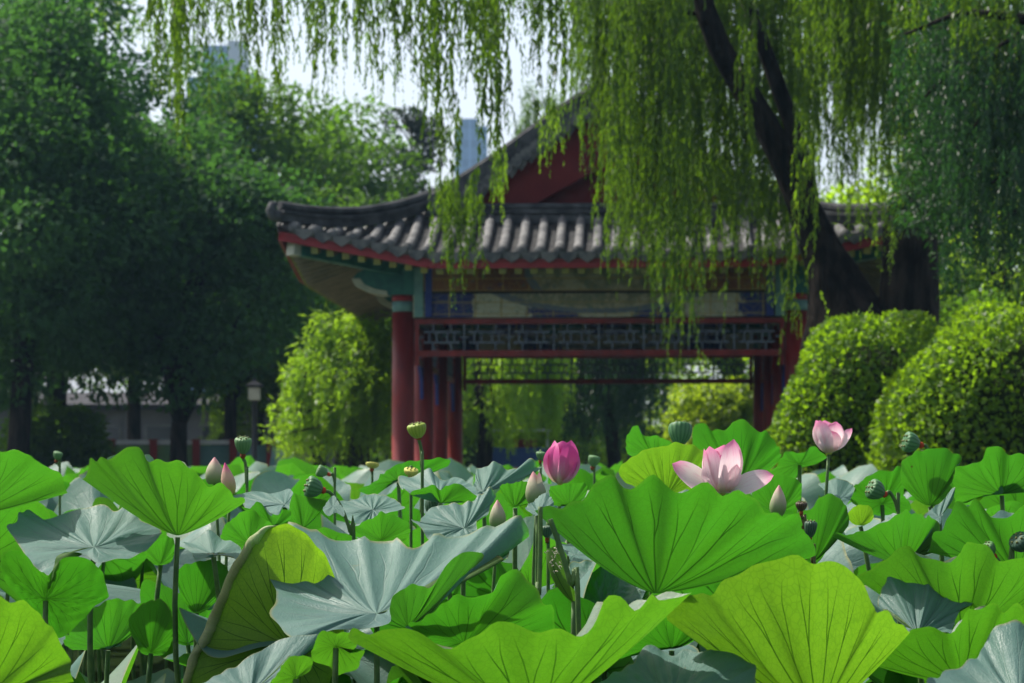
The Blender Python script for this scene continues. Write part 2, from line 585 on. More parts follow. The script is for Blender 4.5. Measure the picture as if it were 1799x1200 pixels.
def crown_mesh(name, seed, H, z0, rx, ry, nclump, n_per, ln, wd, rc=(0.7, 1.2), top=1.0):
    """crown between z0 and H: clumps sit near the surface of an egg, some inside"""
    rs = np.random.RandomState(seed)
    cz, hz = (z0 + H) / 2, (H - z0) / 2
    C, R = [], []
    for i in range(nclump):
        d = unit(rs, 1)[0]
        q = 0.45 + 0.55 * rs.random() ** 0.5
        wob = 1 + 0.18 * math.sin(3 * math.atan2(d[1], d[0]) + seed) + 0.12 * math.sin(5 * d[2] + seed * 2)
        sh = 1.0 - 0.30 * max(0, d[2]) * top
        C.append((d[0] * rx * q * wob * sh, d[1] * ry * q * wob * sh, cz + d[2] * hz * q))
        R.append(rc[0] + (rc[1] - rc[0]) * rs.random())
    V, r = clump_cards(rs, C, R, n_per, ln, wd)
    return mesh_quads(name, V, r), C


def trunk_mesh(seed, H, r0, forks, C, lean=(0, 0), fork_z=0.35):
    rs = np.random.RandomState(seed)
    b = MB()
    zf = H * fork_z
    base = [(0, 0, -0.15), (0.02, 0, 0.25), (lean[0] * 0.5, lean[1] * 0.5, zf * 0.5), (lean[0], lean[1], zf)]
    b.tube(base, [r0 * 1.35, r0 * 1.08, r0, r0 * 0.9], 10)
    for k in range(forks):
        c = C[int(rs.randint(len(C)))]
        a = Vector((lean[0], lean[1], zf - 0.1)); e = Vector(c)
        mid = a.lerp(e, 0.5) + Vector((rs.normal() * .3, rs.normal() * .3, 0.4))
        b.tube([a, a.lerp(mid, .5) + Vector((0, 0, .12)), mid, e], [r0 * 0.62, r0 * 0.5, r0 * 0.34, r0 * 0.1], 7)
    return b


def tree(name, label, x, y, H, z0, rx, seed, mat, bark, r0=0.2, nclump=60, n_per=330, ln=0.15, wd=0.085, forks=9, lean=(0, 0), group=None, rc=(0.7, 1.2), fork_z=0.35, top=1.0):
    t = thing(name, label, "tree", (x, y, GZ), 0, group)
    me, C = crown_mesh("crown", seed, H, z0, rx, rx, nclump, n_per, ln, wd, rc, top)
    trunk_mesh(seed, H, r0, forks, C, lean, fork_z).build("trunk", bark, t, True)
    link("crown", me, mat, t)
    return t


def px_x(px, Y):
    return (px - PXC) / FOC * Y


# ---------------------------------------------------------------- far trees on the left
G1 = "dark broadleaf trees across the pond"
tree("broadleaf_tree", "tall dark tree with a leaning trunk at the far left edge of the photo", px_x(28, 44), 44, 8.8, 1.9, 2.7, 11, M['leaf_dark'], M['bark'], 0.20, 92, 420, 0.15, 0.09, 9, (0.18, 0), G1)
tree("broadleaf_tree", "dark tree with a forked black trunk standing before the low railing", px_x(312, 46), 46, 6.6, 2.15, 2.55, 12, M['leaf_dark'], M['bark'], 0.17, 84, 420, 0.15, 0.09, 11, (0.03, 0), G1, fork_z=0.19)
tree("broadleaf_tree", "tallest dark tree, its airy top running out of the picture over the left corner", px_x(95, 55), 55, 12.8, 1.9, 3.3, 13, M['leaf_dark'], M['bark'], 0.24, 84, 340, 0.17, 0.10, 12, (0.1, 0), G1)
tree("broadleaf_tree", "olive green tree crown below the bluish towers, left of the pavilion roof", px_x(450, 60), 60, 10.0, 2.5, 2.9, 14, M['leaf_mid'], M['bark'], 0.2, 84, 380, 0.17, 0.10, 9, (0, 0), G1)
tree("broadleaf_tree", "sunlit green tree rising just behind the pavilion's left roof corner", px_x(600, 64), 64, 10.3, 1.3, 2.5, 15, M['leaf_mid'], M['bark'], 0.2, 84, 380, 0.17, 0.10, 9, (0, 0), G1)
tree("broadleaf_tree", "deep green tree filling the gap between forked trunk and lamp post", px_x(405, 54), 54, 5.8, 2.6, 2.0, 16, M['leaf_mid'], M['bark'], 0.15, 60, 380, 0.15, 0.09, 8, (0, 0), G1)
tree("broadleaf_tree", "shaded tree behind the small bright weeping willow", px_x(560, 57), 57, 6.4, 1.2, 2.3, 17, M['leaf_mid'], M['bark'], 0.16, 70, 380, 0.15, 0.09, 8, (0, 0), G1)
tree("broadleaf_tree", "yellowish green tree top between two dark trees at the left", px_x(235, 62), 62, 9.0, 2.4, 2.5, 18, M['leaf_mid'], M['bark'], 0.18, 70, 360, 0.17, 0.10, 8, (0, 0), G1)
tree("broadleaf_tree", "dark tree beyond the left picture edge with only its side in view", px_x(-120, 50), 50, 10.5, 1.5, 2.9, 19, M['leaf_dark'], M['bark'], 0.2, 80, 360, 0.16, 0.095, 8, (0, 0), G1)
# thin grey-leaved tree against the white sky
t = thing("slender_tree", "thin airy dark tree against the white sky left of the gable", "tree", (px_x(722, 66), 66, GZ))
rs = np.random.RandomState(5)
C, R = [], []
b = MB()
b.tube([(0, 0, -.1), (0.05, 0, 4.5), (0, 0, 10.0)], [0.14, 0.09, 0.02], 7)
for k in range(46):
    z = 3.6 + 6.6 * rs.random()
    an = rs.random() * 2 * PI; q = (1.35 - 0.10 * (z - 3.6)) * (0.25 + 0.75 * rs.random())
    c = (q * math.cos(an), q * math.sin(an), z)
    C.append(c); R.append(0.26 + 0.22 * rs.random())
    b.tube([(0, 0, z - 0.6), c], [0.03, 0.01], 5)
V, r = clump_cards(rs, C, R, 210, 0.13, 0.07)
b.build("trunk", M['bark'], t, True)
link("crown", mesh_quads("crown", V, r), M['leaf_airy'], t)


# ---------------------------------------------------------------- weeping willows
def strand_cards(rs, strands, ln=0.085, wd=0.017, step=0.024, spread=0.36):
    """strands: list of (x,y,ztop,zend). Narrow leaves hang along each twig."""
    Vs, R = [], []
    for (x, y, zt, ze) in strands:
        L = zt - ze
        n = max(6, int(L / step))
        s = np.sort(rs.random(n)) * L
        ph, am = rs.random() * 6.28, 0.05 + 0.05 * rs.random()
        fx = am * np.sin(s * 1.1 + ph) + (rs.random() - .5) * 0.10 * s
        fy = am * np.cos(s * 0.9 + ph) + (rs.random() - .5) * 0.06 * s
        p = np.stack([x + fx, y + fy, zt - s], 1)
        an = rs.random(n) * 6.283
        out = np.stack([np.cos(an), np.sin(an), np.zeros(n)], 1)
        tip = np.clip((L - s) / 0.5, 0.45, 1.0)
        ax = np.array([0, 0, -1.0]) + out * (spread * (0.5 + rs.random(n)))[:, None]
        l_ = ln * (0.6 + 0.65 * rs.random(n)) * tip
        Vs.append(cards(rs, p, ax, np.roll(out, 1, axis=1) + unit(rs, n) * 0.6, l_, l_ * (wd / ln) * 1.1))
        nb = int(L / 0.42)
        for q in range(nb):
            s0 = (q + rs.random()) / max(nb, 1) * L
            i0 = min(n - 1, int(np.searchsorted(s, s0)))
            m_ = max(4, int((0.22 + 0.40 * rs.random()) / (step * 1.15)))
            t_ = np.arange(m_) * step * 1.15
            if p[i0, 2] - t_[-1] < ze - 0.05: continue
            bo = rs.random() * 6.283; of = 0.05 + 0.11 * rs.random()
            pp = p[i0] + np.stack([math.cos(bo) * of * (1 - np.exp(-t_ / .10)), math.sin(bo) * of * (1 - np.exp(-t_ / .10)), -t_ * 0.93 + 0.02], 1)
            ab = rs.random(m_) * 6.283
            ob = np.stack([np.cos(ab), np.sin(ab), np.zeros(m_)], 1)
            axb = np.array([0, 0, -1.0]) + ob * (spread * (0.5 + rs.random(m_)))[:, None]
            lb = ln * (0.6 + 0.6 * rs.random(m_)) * np.linspace(1, .6, m_)
            Vs.append(cards(rs, pp, axb, np.roll(ob, 1, axis=1) + unit(rs, m_) * 0.6, lb, lb * (wd / ln) * 1.1))
            R.append(np.clip(0.2 + 0.6 * rs.random() + 0.2 * rs.random(m_), 0, 1))
        base = rs.random() * 0.75  # tone per strand: sun and self-shadow put into the leaf colour
        R.append(np.clip(base + 0.3 * rs.random(n), 0, 1))
    return np.concatenate(Vs), np.concatenate(R)


def hang(rs, parent, px, py0, py1, width, Y, mat, n=None, ln=0.085, wd=0.017, step=0.022, taper=0.5, depth=0.3, loc=Vector((0, 0, 0)), spread=0.36, name="hanging_sprays"):
    """one curtain of hanging twigs between photo rows py0 and py1, width in photo px, really Y metres away"""
    c = P(px, py0, Y)
    zt, zb = P(px, py0, Y).z, P(px, py1, Y).z
    w = width / FOC * Y
    n = n or max(4, int(w / 0.05))
    st = []
    for k in range(n):
        q = rs.random() - 0.5
        L = (zt - zb) * (1 - taper * rs.random() ** 1.3 - 0.25 * abs(q))
        if k == 0:
            q, L = 0.0, zt - zb
        st.append((q * w, (rs.random() - .5) * 2 * depth, 0.0 + 0.15 * rs.random(), -L))
    V, r = strand_cards(rs, st, ln, wd, step, spread)
    o = link(name, mesh_quads("willow_twigs", V, r), mat, parent, c - loc)
    return o


# small bright weeping willow left of the pavilion
def small_willow(label, pxc, Y, ytop, halfw, ybot, mat, seed, trunk_px, ndome=26, lean=0.0, ln=0.13, wd=0.03, step=0.035, group=None):
    x0 = px_x(trunk_px, Y)
    t = thing("weeping_willow", label, "tree", (x0, Y, GZ), 0, group)
    rs = np.random.RandomState(seed)
    H = P(0, ytop, Y).z - GZ
    hw = halfw / FOC * Y
    cx = px_x(pxc, Y) - x0
    b = MB()
    b.tube([(0, 0, -.1), (lean * .5, 0, H * .3), (lean, 0, H * .55), (cx * .8, 0, H * .8)], [0.20, 0.16, 0.13, 0.06], 9)
    st = []
    tips = []
    for k in range(ndome):
        an = rs.random() * 2 * PI
        q = math.sqrt(rs.random())
        ex, ey = cx + hw * q * math.cos(an), hw * q * math.sin(an)
        q_ = q * (1.25 if math.cos(an) < -.2 else .95)
        ez = H * (1 - 0.52 * q_ ** 1.5) - H * .12 * rs.random() - H * .09 * math.sin(3 * an + seed)
        b.tube([(lean, 0, H * .5), ((lean + ex) / 2, ey / 2, H * .5 + (ez - H * .5) * .8), (ex, ey, ez)], [0.05, 0.03, 0.012], 5)
        tips.append((ex, ey, ez))
        zend = P(0, ybot, Y).z - GZ
        for j in range(8):
            st.append((ex + rs.normal() * .17, ey + rs.normal() * .17, ez + 0.12 * rs.random(), max(0.15, zend + (ez - zend) * (0.55 * rs.random() ** (.7 if k % 3 else 2.4) - .12))))
    V, r = strand_cards(rs, st, ln, wd, step, 0.7)
    V2, r2 = clump_cards(rs, tips, [0.34] * len(tips), 70, ln, wd)
    b.build("trunk", M['bark'], t, True)
    link("crown", mesh_quads("crown", np.concatenate([V, V2]), np.concatenate([r, r2])), mat, t)
    return t


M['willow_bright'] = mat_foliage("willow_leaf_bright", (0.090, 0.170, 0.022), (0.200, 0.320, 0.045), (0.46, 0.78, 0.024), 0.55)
G2 = "weeping willows on the far shore"
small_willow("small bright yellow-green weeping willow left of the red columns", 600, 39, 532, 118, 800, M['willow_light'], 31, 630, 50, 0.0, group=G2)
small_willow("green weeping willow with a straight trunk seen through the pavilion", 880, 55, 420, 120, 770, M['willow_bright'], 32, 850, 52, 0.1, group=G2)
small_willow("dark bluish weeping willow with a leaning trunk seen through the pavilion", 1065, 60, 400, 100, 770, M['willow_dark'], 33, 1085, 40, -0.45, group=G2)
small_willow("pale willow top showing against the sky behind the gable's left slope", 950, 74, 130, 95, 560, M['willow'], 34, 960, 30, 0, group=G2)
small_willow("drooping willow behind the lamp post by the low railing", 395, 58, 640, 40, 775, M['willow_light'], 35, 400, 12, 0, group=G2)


# ---------------------------------------------------------------- shrubs
def dome_shrub(name, label, cx, cy, rx, ry, h, seed, mat, n, ln, wd, z=GZ, group=None, lump=0.06):
    t = thing(name, label, "shrub", (cx, cy, z), 0, group)
    rs = np.random.RandomState(seed)
    d = unit(rs, n); d[:, 2] = np.abs(d[:, 2])
    bd = unit(rs, 46); bd[:, 2] = np.abs(bd[:, 2])
    ba = lump * (0.4 + rs.random(46)) * np.sign(rs.random(46) - .35)
    wob = 1 + (np.exp((d @ bd.T - 1) * 26) * ba).sum(1)
    e = 0.82                                      # clipped, slightly boxy dome
    sd_ = np.sign(d) * np.abs(d) ** e
    rad = wob * (1.0 - 0.13 * rs.random(n) ** 2.0)
    p = sd_ * rad[:, None] * np.array([rx, ry, h])
    ax = d * 0.65 + unit(rs, n) * 0.8 + np.array([0, 0, 0.2])
    nr = d * 0.9 + unit(rs, n) * 0.6
    l_ = ln * (0.6 + 0.7 * rs.random(n))
    V = cards(rs, p, ax, nr, l_, l_ * wd / ln)
    R_l = rs.random(n)
    # stray shoots that have grown since the last clipping
    for q in range(34):
        k = int(rs.randint(n)); m_ = 7
        dd = d[k] * .6 + np.array([0, 0, .8]) + rs.normal(size=3) * .2
        pp = p[k] + np.outer(np.linspace(0, .10 + .10 * rs.random(), m_), dd)
        V = np.concatenate([V, cards(rs, pp, dd + unit(rs, m_) * .9, unit(rs, m_), np.full(m_, ln * .9), np.full(m_, wd * .8))])
        R_l = np.concatenate([R_l, .6 + .4 * rs.random(m_)])
    link("foliage", mesh_quads("foliage", V, R_l), mat, t)
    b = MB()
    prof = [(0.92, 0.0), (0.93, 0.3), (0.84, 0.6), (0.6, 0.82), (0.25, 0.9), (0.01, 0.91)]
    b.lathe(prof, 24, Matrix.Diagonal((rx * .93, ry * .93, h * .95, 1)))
    b.build("inner_dark_hull", M['hull_dark'], t, True)  # solid hull added behind the leaf shell to block light
    return t


M['hull_dark'] = mat_simple("painted_hull_shade", (0.012, 0.022, 0.006), (0.025, 0.036, 0.010), 12.0, 0.9, 0.1, 0.8, 20.0)  # shade inside the foliage put into a dark hull colour
M['box_leaf2'] = mat_foliage("sunny_shrub_leaf", (0.055, 0.105, 0.018), (0.12, 0.17, 0.025), (0.40, 0.58, 0.014), 0.5)
GS = "clipped round shrubs on the right bank"
dome_shrub("clipped_shrub", "clipped round green shrub in front of the big willow trunk", px_x(1535, 23), 23.0, 1.02, 0.95, P(0, 566, 23).z - GZ, 41, M['box_leaf'], 15000, 0.062, 0.044, group=GS)
dome_shrub("clipped_shrub", "nearer clipped round green shrub cut off by the right picture edge", px_x(1765, 20.5), 20.5, 1.12, 0.95, P(0, 552, 20.5).z - GZ, 42, M['box_leaf'], 17000, 0.058, 0.042, group=GS)
GS2 = "loose shrubs on the far side"
def loose_shrub(label, px, Y, ytop, halfw, seed, mat, nclump=46, n_per=210, ln=.12, wd=.07, rc=(.28, .52)):
    H = P(0, ytop, Y).z - GZ
    rx = halfw / FOC * Y
    t = thing("loose_shrub", label, "shrub", (px_x(px, Y), Y, GZ), 0, GS2)
    rs = np.random.RandomState(seed)
    C, R = [], []
    for k in range(nclump):
        an = rs.random() * 6.28; q = rs.random() ** .6; h = rs.random() ** .8
        C.append((rx * q * math.cos(an) * (1.05 - .45 * h), rx * q * math.sin(an) * (1.05 - .45 * h), .2 + (H - .35) * h * (1 - .25 * q)))
        R.append(rc[0] + (rc[1] - rc[0]) * rs.random())
    V, r = clump_cards(rs, C, R, n_per, ln, wd)
    b = MB()
    for k in range(0, nclump, 2):
        b.tube([(0, 0, 0), (C[k][0] * .4, C[k][1] * .4, C[k][2] * .6), C[k]], [.035, .025, .01], 5)
    b.build("stems", M['bark'], t, True)
    link("foliage", mesh_quads("foliage", V, r), mat, t)


loose_shrub("yellow-green shrub seen through the pavilion beside its right columns", 1262, 50, 650, 105, 43, M['box_leaf2'])
loose_shrub("light green shrub behind the big willow trunk at the right", 1725, 38, 490, 120, 44, M['leaf_mid'], 70, 230, .10, .06)
loose_shrub("low dark olive shrub under the leaning tree at the left", 95, 47, 700, 105, 45, M['leaf_mid'], 60, 200, .12, .07)
tree("broadleaf_tree", "green tree behind the far lattice, right of the leaning willow", px_x(1290, 66), 66, 8.2, 1.0, 2.6, 21, M['leaf_light'], M['bark'], 0.18, 70, 330, 0.17, 0.10, 8, (0, 0), G1)
tree("broadleaf_tree", "green tree filling the view between the two willows in the pavilion", px_x(985, 72), 72, 6.4, 0.8, 2.6, 22, M['leaf_light'], M['bark'], 0.18, 70, 330, 0.17, 0.10, 8, (0, 0), G1)
tree("broadleaf_tree", "leafy tree behind the red columns left of the pavilion opening", px_x(770, 70), 70, 6.4, 0.8, 2.5, 23, M['leaf_mid'], M['bark'], 0.18, 70, 330, 0.17, 0.10, 8, (0, 0), G1)
tree("broadleaf_tree", "light green tree behind the willow trunk on the right bank", px_x(1560, 52), 52, 6.3, 0.8, 2.6, 24, M['leaf_light'], M['bark'], 0.18, 70, 330, 0.16, 0.10, 8, (0, 0), G1)
tree("broadleaf_tree", "tall green tree behind the dark hanging willow mass at the right", px_x(1770, 50), 50, 9.6, 0.8, 2.5, 25, M['leaf_light'], M['bark'], 0.18, 76, 330, 0.16, 0.10, 8, (0, 0), G1)

# hedge row closing the far end
hr = thing("hedge", "long dark hedge across the far end of the park", "hedge", (0, 82, GZ))
rs = np.random.RandomState(77)
C = [(x + rs.normal() * .4, rs.normal() * .7, 0.6 + 2.6 * rs.random()) for x in np.arange(-30, 32, 0.62)]
V, r = clump_cards(rs, C, [1.1] * len(C), 170, 0.22, 0.13)
link("foliage", mesh_quads("foliage", V, r), M['leaf_mid'], hr)
b = MB(); b.box(-30, 31, 0.3, 0.7, 0, 2.0); b.build("inner_dark_hull", M['hull_dark'], hr)  # added dark core that stops light passing through the hedge

# ================================================================== PAVILION
def mat_tile():
    m, nt, out = new_mat("grey_roof_tile"); g = N(nt)
    co = g.coord()
    c = g.mix(g.smooth(g.noise(5.0, 4, .65, co), .35, .62), (0.065, 0.068, 0.072), (0.165, 0.165, 0.165))
    c = g.mix(g.math('MULTIPLY', g.smooth(g.noise(11.0, 4, .7, co), .60, .72), .7), c, (0.50, 0.46, 0.40))  # beige flecks: sun patches painted in, along with whitish joints
    c = g.mix(g.math('MULTIPLY', g.smooth(g.noise(3.0, 4, .7, g.mapping(co, (1, 1, 1), (7, 3, 1))), .58, .70), .6), c, (0.035, 0.040, 0.022))
    nt.links.new(g.bsdf(c, .8, .25, g.bump(g.noise(26, 4, .6, co), .5, .01)), out.inputs[0])
    return m


def mat_painted(name, ground, blob, accent, ell=None):
    """weathered decorative painting: coloured ground, pale cartouches, thin bands"""
    m, nt, out = new_mat(name); g = N(nt)
    co = g.coord(); X = g.xyz(co)
    long_ = g.math('ADD', X[0], X[1])
    cell = g.math('ABSOLUTE', g.math('SUBTRACT', g.math('FRACT', g.math('MULTIPLY', long_, .72)), .5))
    edge = g.math('ADD', cell, g.math('MULTIPLY', g.math('SUBTRACT', g.noise(9.0, 4, .6, co), .5), .35))
    c = g.mix(g.smooth(edge, .22, .26), ground, blob)
    c = g.mix(g.smooth(g.math('FRACT', g.math('MULTIPLY', long_, 2.9)), .93, .97), c, accent)
    if ell is not None:
        dz = g.math('DIVIDE', g.math('SUBTRACT', X[2], ell[0]), ell[2])
        dx = g.math('DIVIDE', X[0], ell[1])
        rr = g.math('SQRT', g.math('ADD', g.math('MULTIPLY', dx, dx), g.math('MULTIPLY', dz, dz)))
        rr = g.math('ADD', rr, g.math('MULTIPLY', g.math('SUBTRACT', g.noise(12.0, 2, .5, co), .5), .05))
        inside = g.math('SUBTRACT', 1.0, g.smooth(rr, .97, 1.0))
        pic = g.mix(g.smooth(g.noise(6.0, 5, .65, co), .42, .6), (0.38, 0.36, 0.25), (0.19, 0.21, 0.14))
        pic = g.mix(g.smooth(rr, .86, .90), pic, (0.12, 0.16, 0.20))
        c = g.mix(inside, c, pic)
    vz = g.node("ShaderNodeTexVoronoi", feature='DISTANCE_TO_EDGE'); g.set(vz, 'Scale', 9.0)
    nt.links.new(co, vz.inputs['Vector'])
    c = g.mix(g.math('MULTIPLY', g.math('SUBTRACT', 1.0, g.smooth(vz.outputs['Distance'], .015, .045)), .40), c, accent)
    c = g.mix(g.math('MULTIPLY', g.smooth(g.noise(15.0, 3, .6, g.mapping(co, (1, 1, 1), (3, 1, 5))), .60, .64), .5), c, (0.04, 0.14, 0.11))
    c = g.mix(g.math('MULTIPLY', g.smooth(g.noise(19.0, 3, .6, g.mapping(co, (1, 1, 1), (9, 4, 2))), .63, .67), .5), c, (0.02, 0.03, 0.13))
    zf = g.math('ABSOLUTE', g.math('SUBTRACT', g.math('FRACT', g.math('MULTIPLY', X[2], 6.45)), .5))
    c = g.mix(g.math('MULTIPLY', g.smooth(zf, .42, .46), .6), c, accent)
    c = g.mix(g.math('MULTIPLY', g.smooth(g.noise(4.0, 5, .7, co), .5, .75), .35), c, (0.10, 0.085, 0.065))
    nt.links.new(g.bsdf(c, .6, .3), out.inputs[0])
    return m


M['tile'] = mat_tile()
M['ridge'] = mat_simple("ridge_brick", (0.030, 0.033, 0.037), (0.085, 0.088, 0.092), 4.0, .8, .2, .4, 18)
M['pan'] = mat_simple("pan_tile", (0.020, 0.021, 0.023), (0.050, 0.050, 0.050), 5.0, .85, .2, .4, 20)  # dark gaps between the tile rows painted into the pan colour
m_, nt, out = new_mat("red_lacquer"); g = N(nt)
co = g.mapping(g.coord(), (1, 1, .3))
c = g.mix(g.smooth(g.noise(4.0, 5, .65, co), .35, .65), (0.225, 0.015, 0.012), (0.130, 0.010, 0.010))
c = g.mix(g.smooth(g.noise(13.0, 5, .7, co), .68, .74), c, (0.30, 0.13, 0.10))
c = g.mix(g.math('MULTIPLY', g.smooth(g.noise(7.0, 4, .7, g.mapping(g.coord(), (3, 3, .4))), .55, .7), .5), c, (0.055, 0.012, 0.010))
nt.links.new(g.bsdf(c, .48, .35, g.bump(g.noise(20, 3, .5, co), .1, .01)), out.inputs[0])
M['red'] = m_
M['red_wall'] = mat_simple("red_gable_paint", (0.155, 0.022, 0.022), (0.120, 0.018, 0.020), 1.8, 0.85, 0.2, 0.1, 20)
M['red_trim'] = mat_simple("red_trim_paint", (0.26, 0.016, 0.018), (0.20, 0.014, 0.016), 5.0, 0.5, 0.35)
M['beam_low'] = mat_painted("blue_painted_beam", (0.014, 0.026, 0.15), (0.40, 0.42, 0.32), (0.30, 0.24, 0.08), (2.94, 1.75, .62))
M['beam_up'] = mat_painted("ochre_painted_beam", (0.20, 0.085, 0.025), (0.17, 0.06, 0.02), (0.36, 0.24, 0.05), (2.94, 1.0, .62))
M['beam_side'] = mat_painted("teal_painted_beam", (0.018, 0.10, 0.095), (0.025, 0.04, 0.16), (0.30, 0.28, 0.16))
M['teal'] = mat_simple("teal_paint", (0.016, 0.105, 0.095), (0.030, 0.155, 0.130), 7.0, .55, .3)
M['cream'] = mat_simple("cream_paint", (0.42, 0.44, 0.34), (0.30, 0.34, 0.27), 7.0, .6, .3)
M['band'] = mat_simple("pale_teal_band", (0.15, 0.30, 0.27), (0.10, 0.22, 0.22), 9.0, .6, .3)
M['blue'] = mat_simple("blue_paint", (0.020, 0.035, 0.20), (0.03, 0.06, 0.24), 9.0, .6, .3)
M['rafter'] = mat_simple("weathered_rafter", (0.27, 0.245, 0.17), (0.19, 0.175, 0.13), 5.0, .75, .2, .2, 12)
M['rafter_end'] = mat_simple("rafter_end_paint", (0.26, 0.26, 0.06), (0.18, 0.20, 0.06), 9.0, .6, .3)
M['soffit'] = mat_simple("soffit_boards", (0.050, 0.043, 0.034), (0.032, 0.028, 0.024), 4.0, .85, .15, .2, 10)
M['lattice'] = mat_simple("lattice_paint", (0.13, 0.16, 0.20), (0.07, 0.09, 0.13), 6.0, .6, .3)
M['plinth'] = mat_simple("plinth_stone", (0.25, 0.24, 0.22), (0.17, 0.165, 0.15), 4.0, .85, .2, .3, 12)
M['drip'] = mat_simple("pale_drip_tile", (0.16, 0.16, 0.15), (0.07, 0.075, 0.08), 7.0, .8, .2, .3, 20)

pav = thing("pavilion", "red columned pavilion with grey tiled hip and gable roof and painted beams", "pavilion", (1.149, 32.0, GZ), -math.atan(0.0524))
EX, Y0, Y1 = 4.07, -1.45, 10.30          # eave half width, front eave, rear eave
YG = 0.42                                 # gable plane
PX_ = [0, .33, .80, 1.2, 1.54, 2.2, 2.65, 3.1, 3.6, 4.07]
PZ_ = [5.18, 4.98, 4.66, 4.36, 4.13, 3.72, 3.48, 3.28, 3.11, 2.98]


def prof(a):
    return float(np.interp(a, PX_, PZ_))


def roofz(x, y):
    dx = EX - abs(x)
    dy = min(y - Y0, Y1 - y)
    gable = YG + 1e-3 < y < Y0 + Y1 - YG - 1e-3
    z = prof(abs(x)) if (gable or dx < dy) else prof(EX - dy)
    cx, cd = max(0, 1 - dx / 1.95), max(0, 1 - dy / 1.95)
    return z + 0.37 * (cx * cd) ** 1.0


HIP = EX - 2.2                            # 1.87
YB = Y0 + Y1 - YG
roof = MB()
cov = MB()
und = MB()


def sheet(bm, f, nu, nv, off):
    vs, fs = [], []
    for i in range(nu + 1):
        for j in range(nv + 1):
            x, y = f(i / nu, j / nv)
            vs.append((x, y, roofz(x, y) + off))
    for i in range(nu):
        for j in range(nv):
            a = i * (nv + 1) + j
            fs.append((a, a + 1, a + nv + 2, a + nv + 1))
    bm.add(vs, fs)


def f_front(u, v):
    d = v * HIP; w = EX - d
    return ((2 * u - 1) * w, Y0 + d - 1e-4)


def f_back(u, v):
    d = v * HIP; w = EX - d
    return ((2 * u - 1) * w, Y1 - d + 1e-4)


def f_side(s):
    def f(u, v):
        a = EX * (1 - v) + 0.0 * v
        d = EX - a
        lo, hi = (Y0 + d, Y1 - d) if d < HIP - .01 else (YG + .01, YB - .01)
        return (s * a, lo + u * (hi - lo))
    return f


for fn, nu, nv in ((f_front, 40, 10), (f_back, 40, 10), (f_side(-1), 48, 22), (f_side(1), 48, 22)):
    sheet(roof, fn, nu, nv, 0.0)
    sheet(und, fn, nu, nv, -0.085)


def tile_row(bm, pts):
    bm.tube(pts, 0.066, 7)
    a, c = Vector(pts[0]), Vector(pts[1])
    d = (a - c).normalized()
    bm.tube([a + d * 0.012, a - d * 0.02], 0.082, 10)       # round end tile


for x in np.arange(-16, 17) * 0.24:
    L = min(HIP, EX - abs(x))
    if L < 0.12: continue
    for s in (0, 1):
        ys = [Y0 + L * k / 7 for k in range(8)] if s == 0 else [Y1 - L * k / 7 for k in range(8)]
        tile_row(cov, [(x, y, roofz(x, y) + 0.03) for y in ys])
for y in np.arange(Y0 + 0.18, Y1 - 0.1, 0.24):
    dy = min(y - Y0, Y1 - y)
    for s in (-1, 1):
        a1 = EX - dy if dy < HIP else 0.12
        xs = [EX + (a1 - EX) * k / 12 for k in range(13)]
        tile_row(cov, [(s * a, y, roofz(s * a, y) + 0.03) for a in xs])
roof.build("roof", M['pan'], pav, True)
cov.build("cover_tiles", M['tile'], pav, True)
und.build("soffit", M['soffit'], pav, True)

# hanging triangular drip tiles between the round ends
for ye, o_ in ((Y0, -.008), (Y1, .008)):
    dr = MB()
    for x in np.arange(-16, 16) * 0.24 + 0.12:
        z = roofz(x, ye)
        dr.prism([(x - .115, z + .035), (x - .10, z - .04), (x, z - .105), (x + .10, z - .04), (x + .115, z + .035)], 'y', ye + o_ - .014, ye + o_ + .014)
    dr.build("eave_fringe", M['drip'], pav)
for s in (-1, 1):
    dr = MB()
    for y in np.arange(Y0 + 0.30, Y1 - 0.2, 0.24):
        z = roofz(s * EX, y)
        dr.prism([(y - .115, z + .035), (y - .10, z - .04), (y, z - .105), (y + .10, z - .04), (y + .115, z + .035)], 'x', s * EX - .014 + s * .008, s * EX + .014 + s * .008)
    dr.build("eave_fringe", M['drip'], pav)

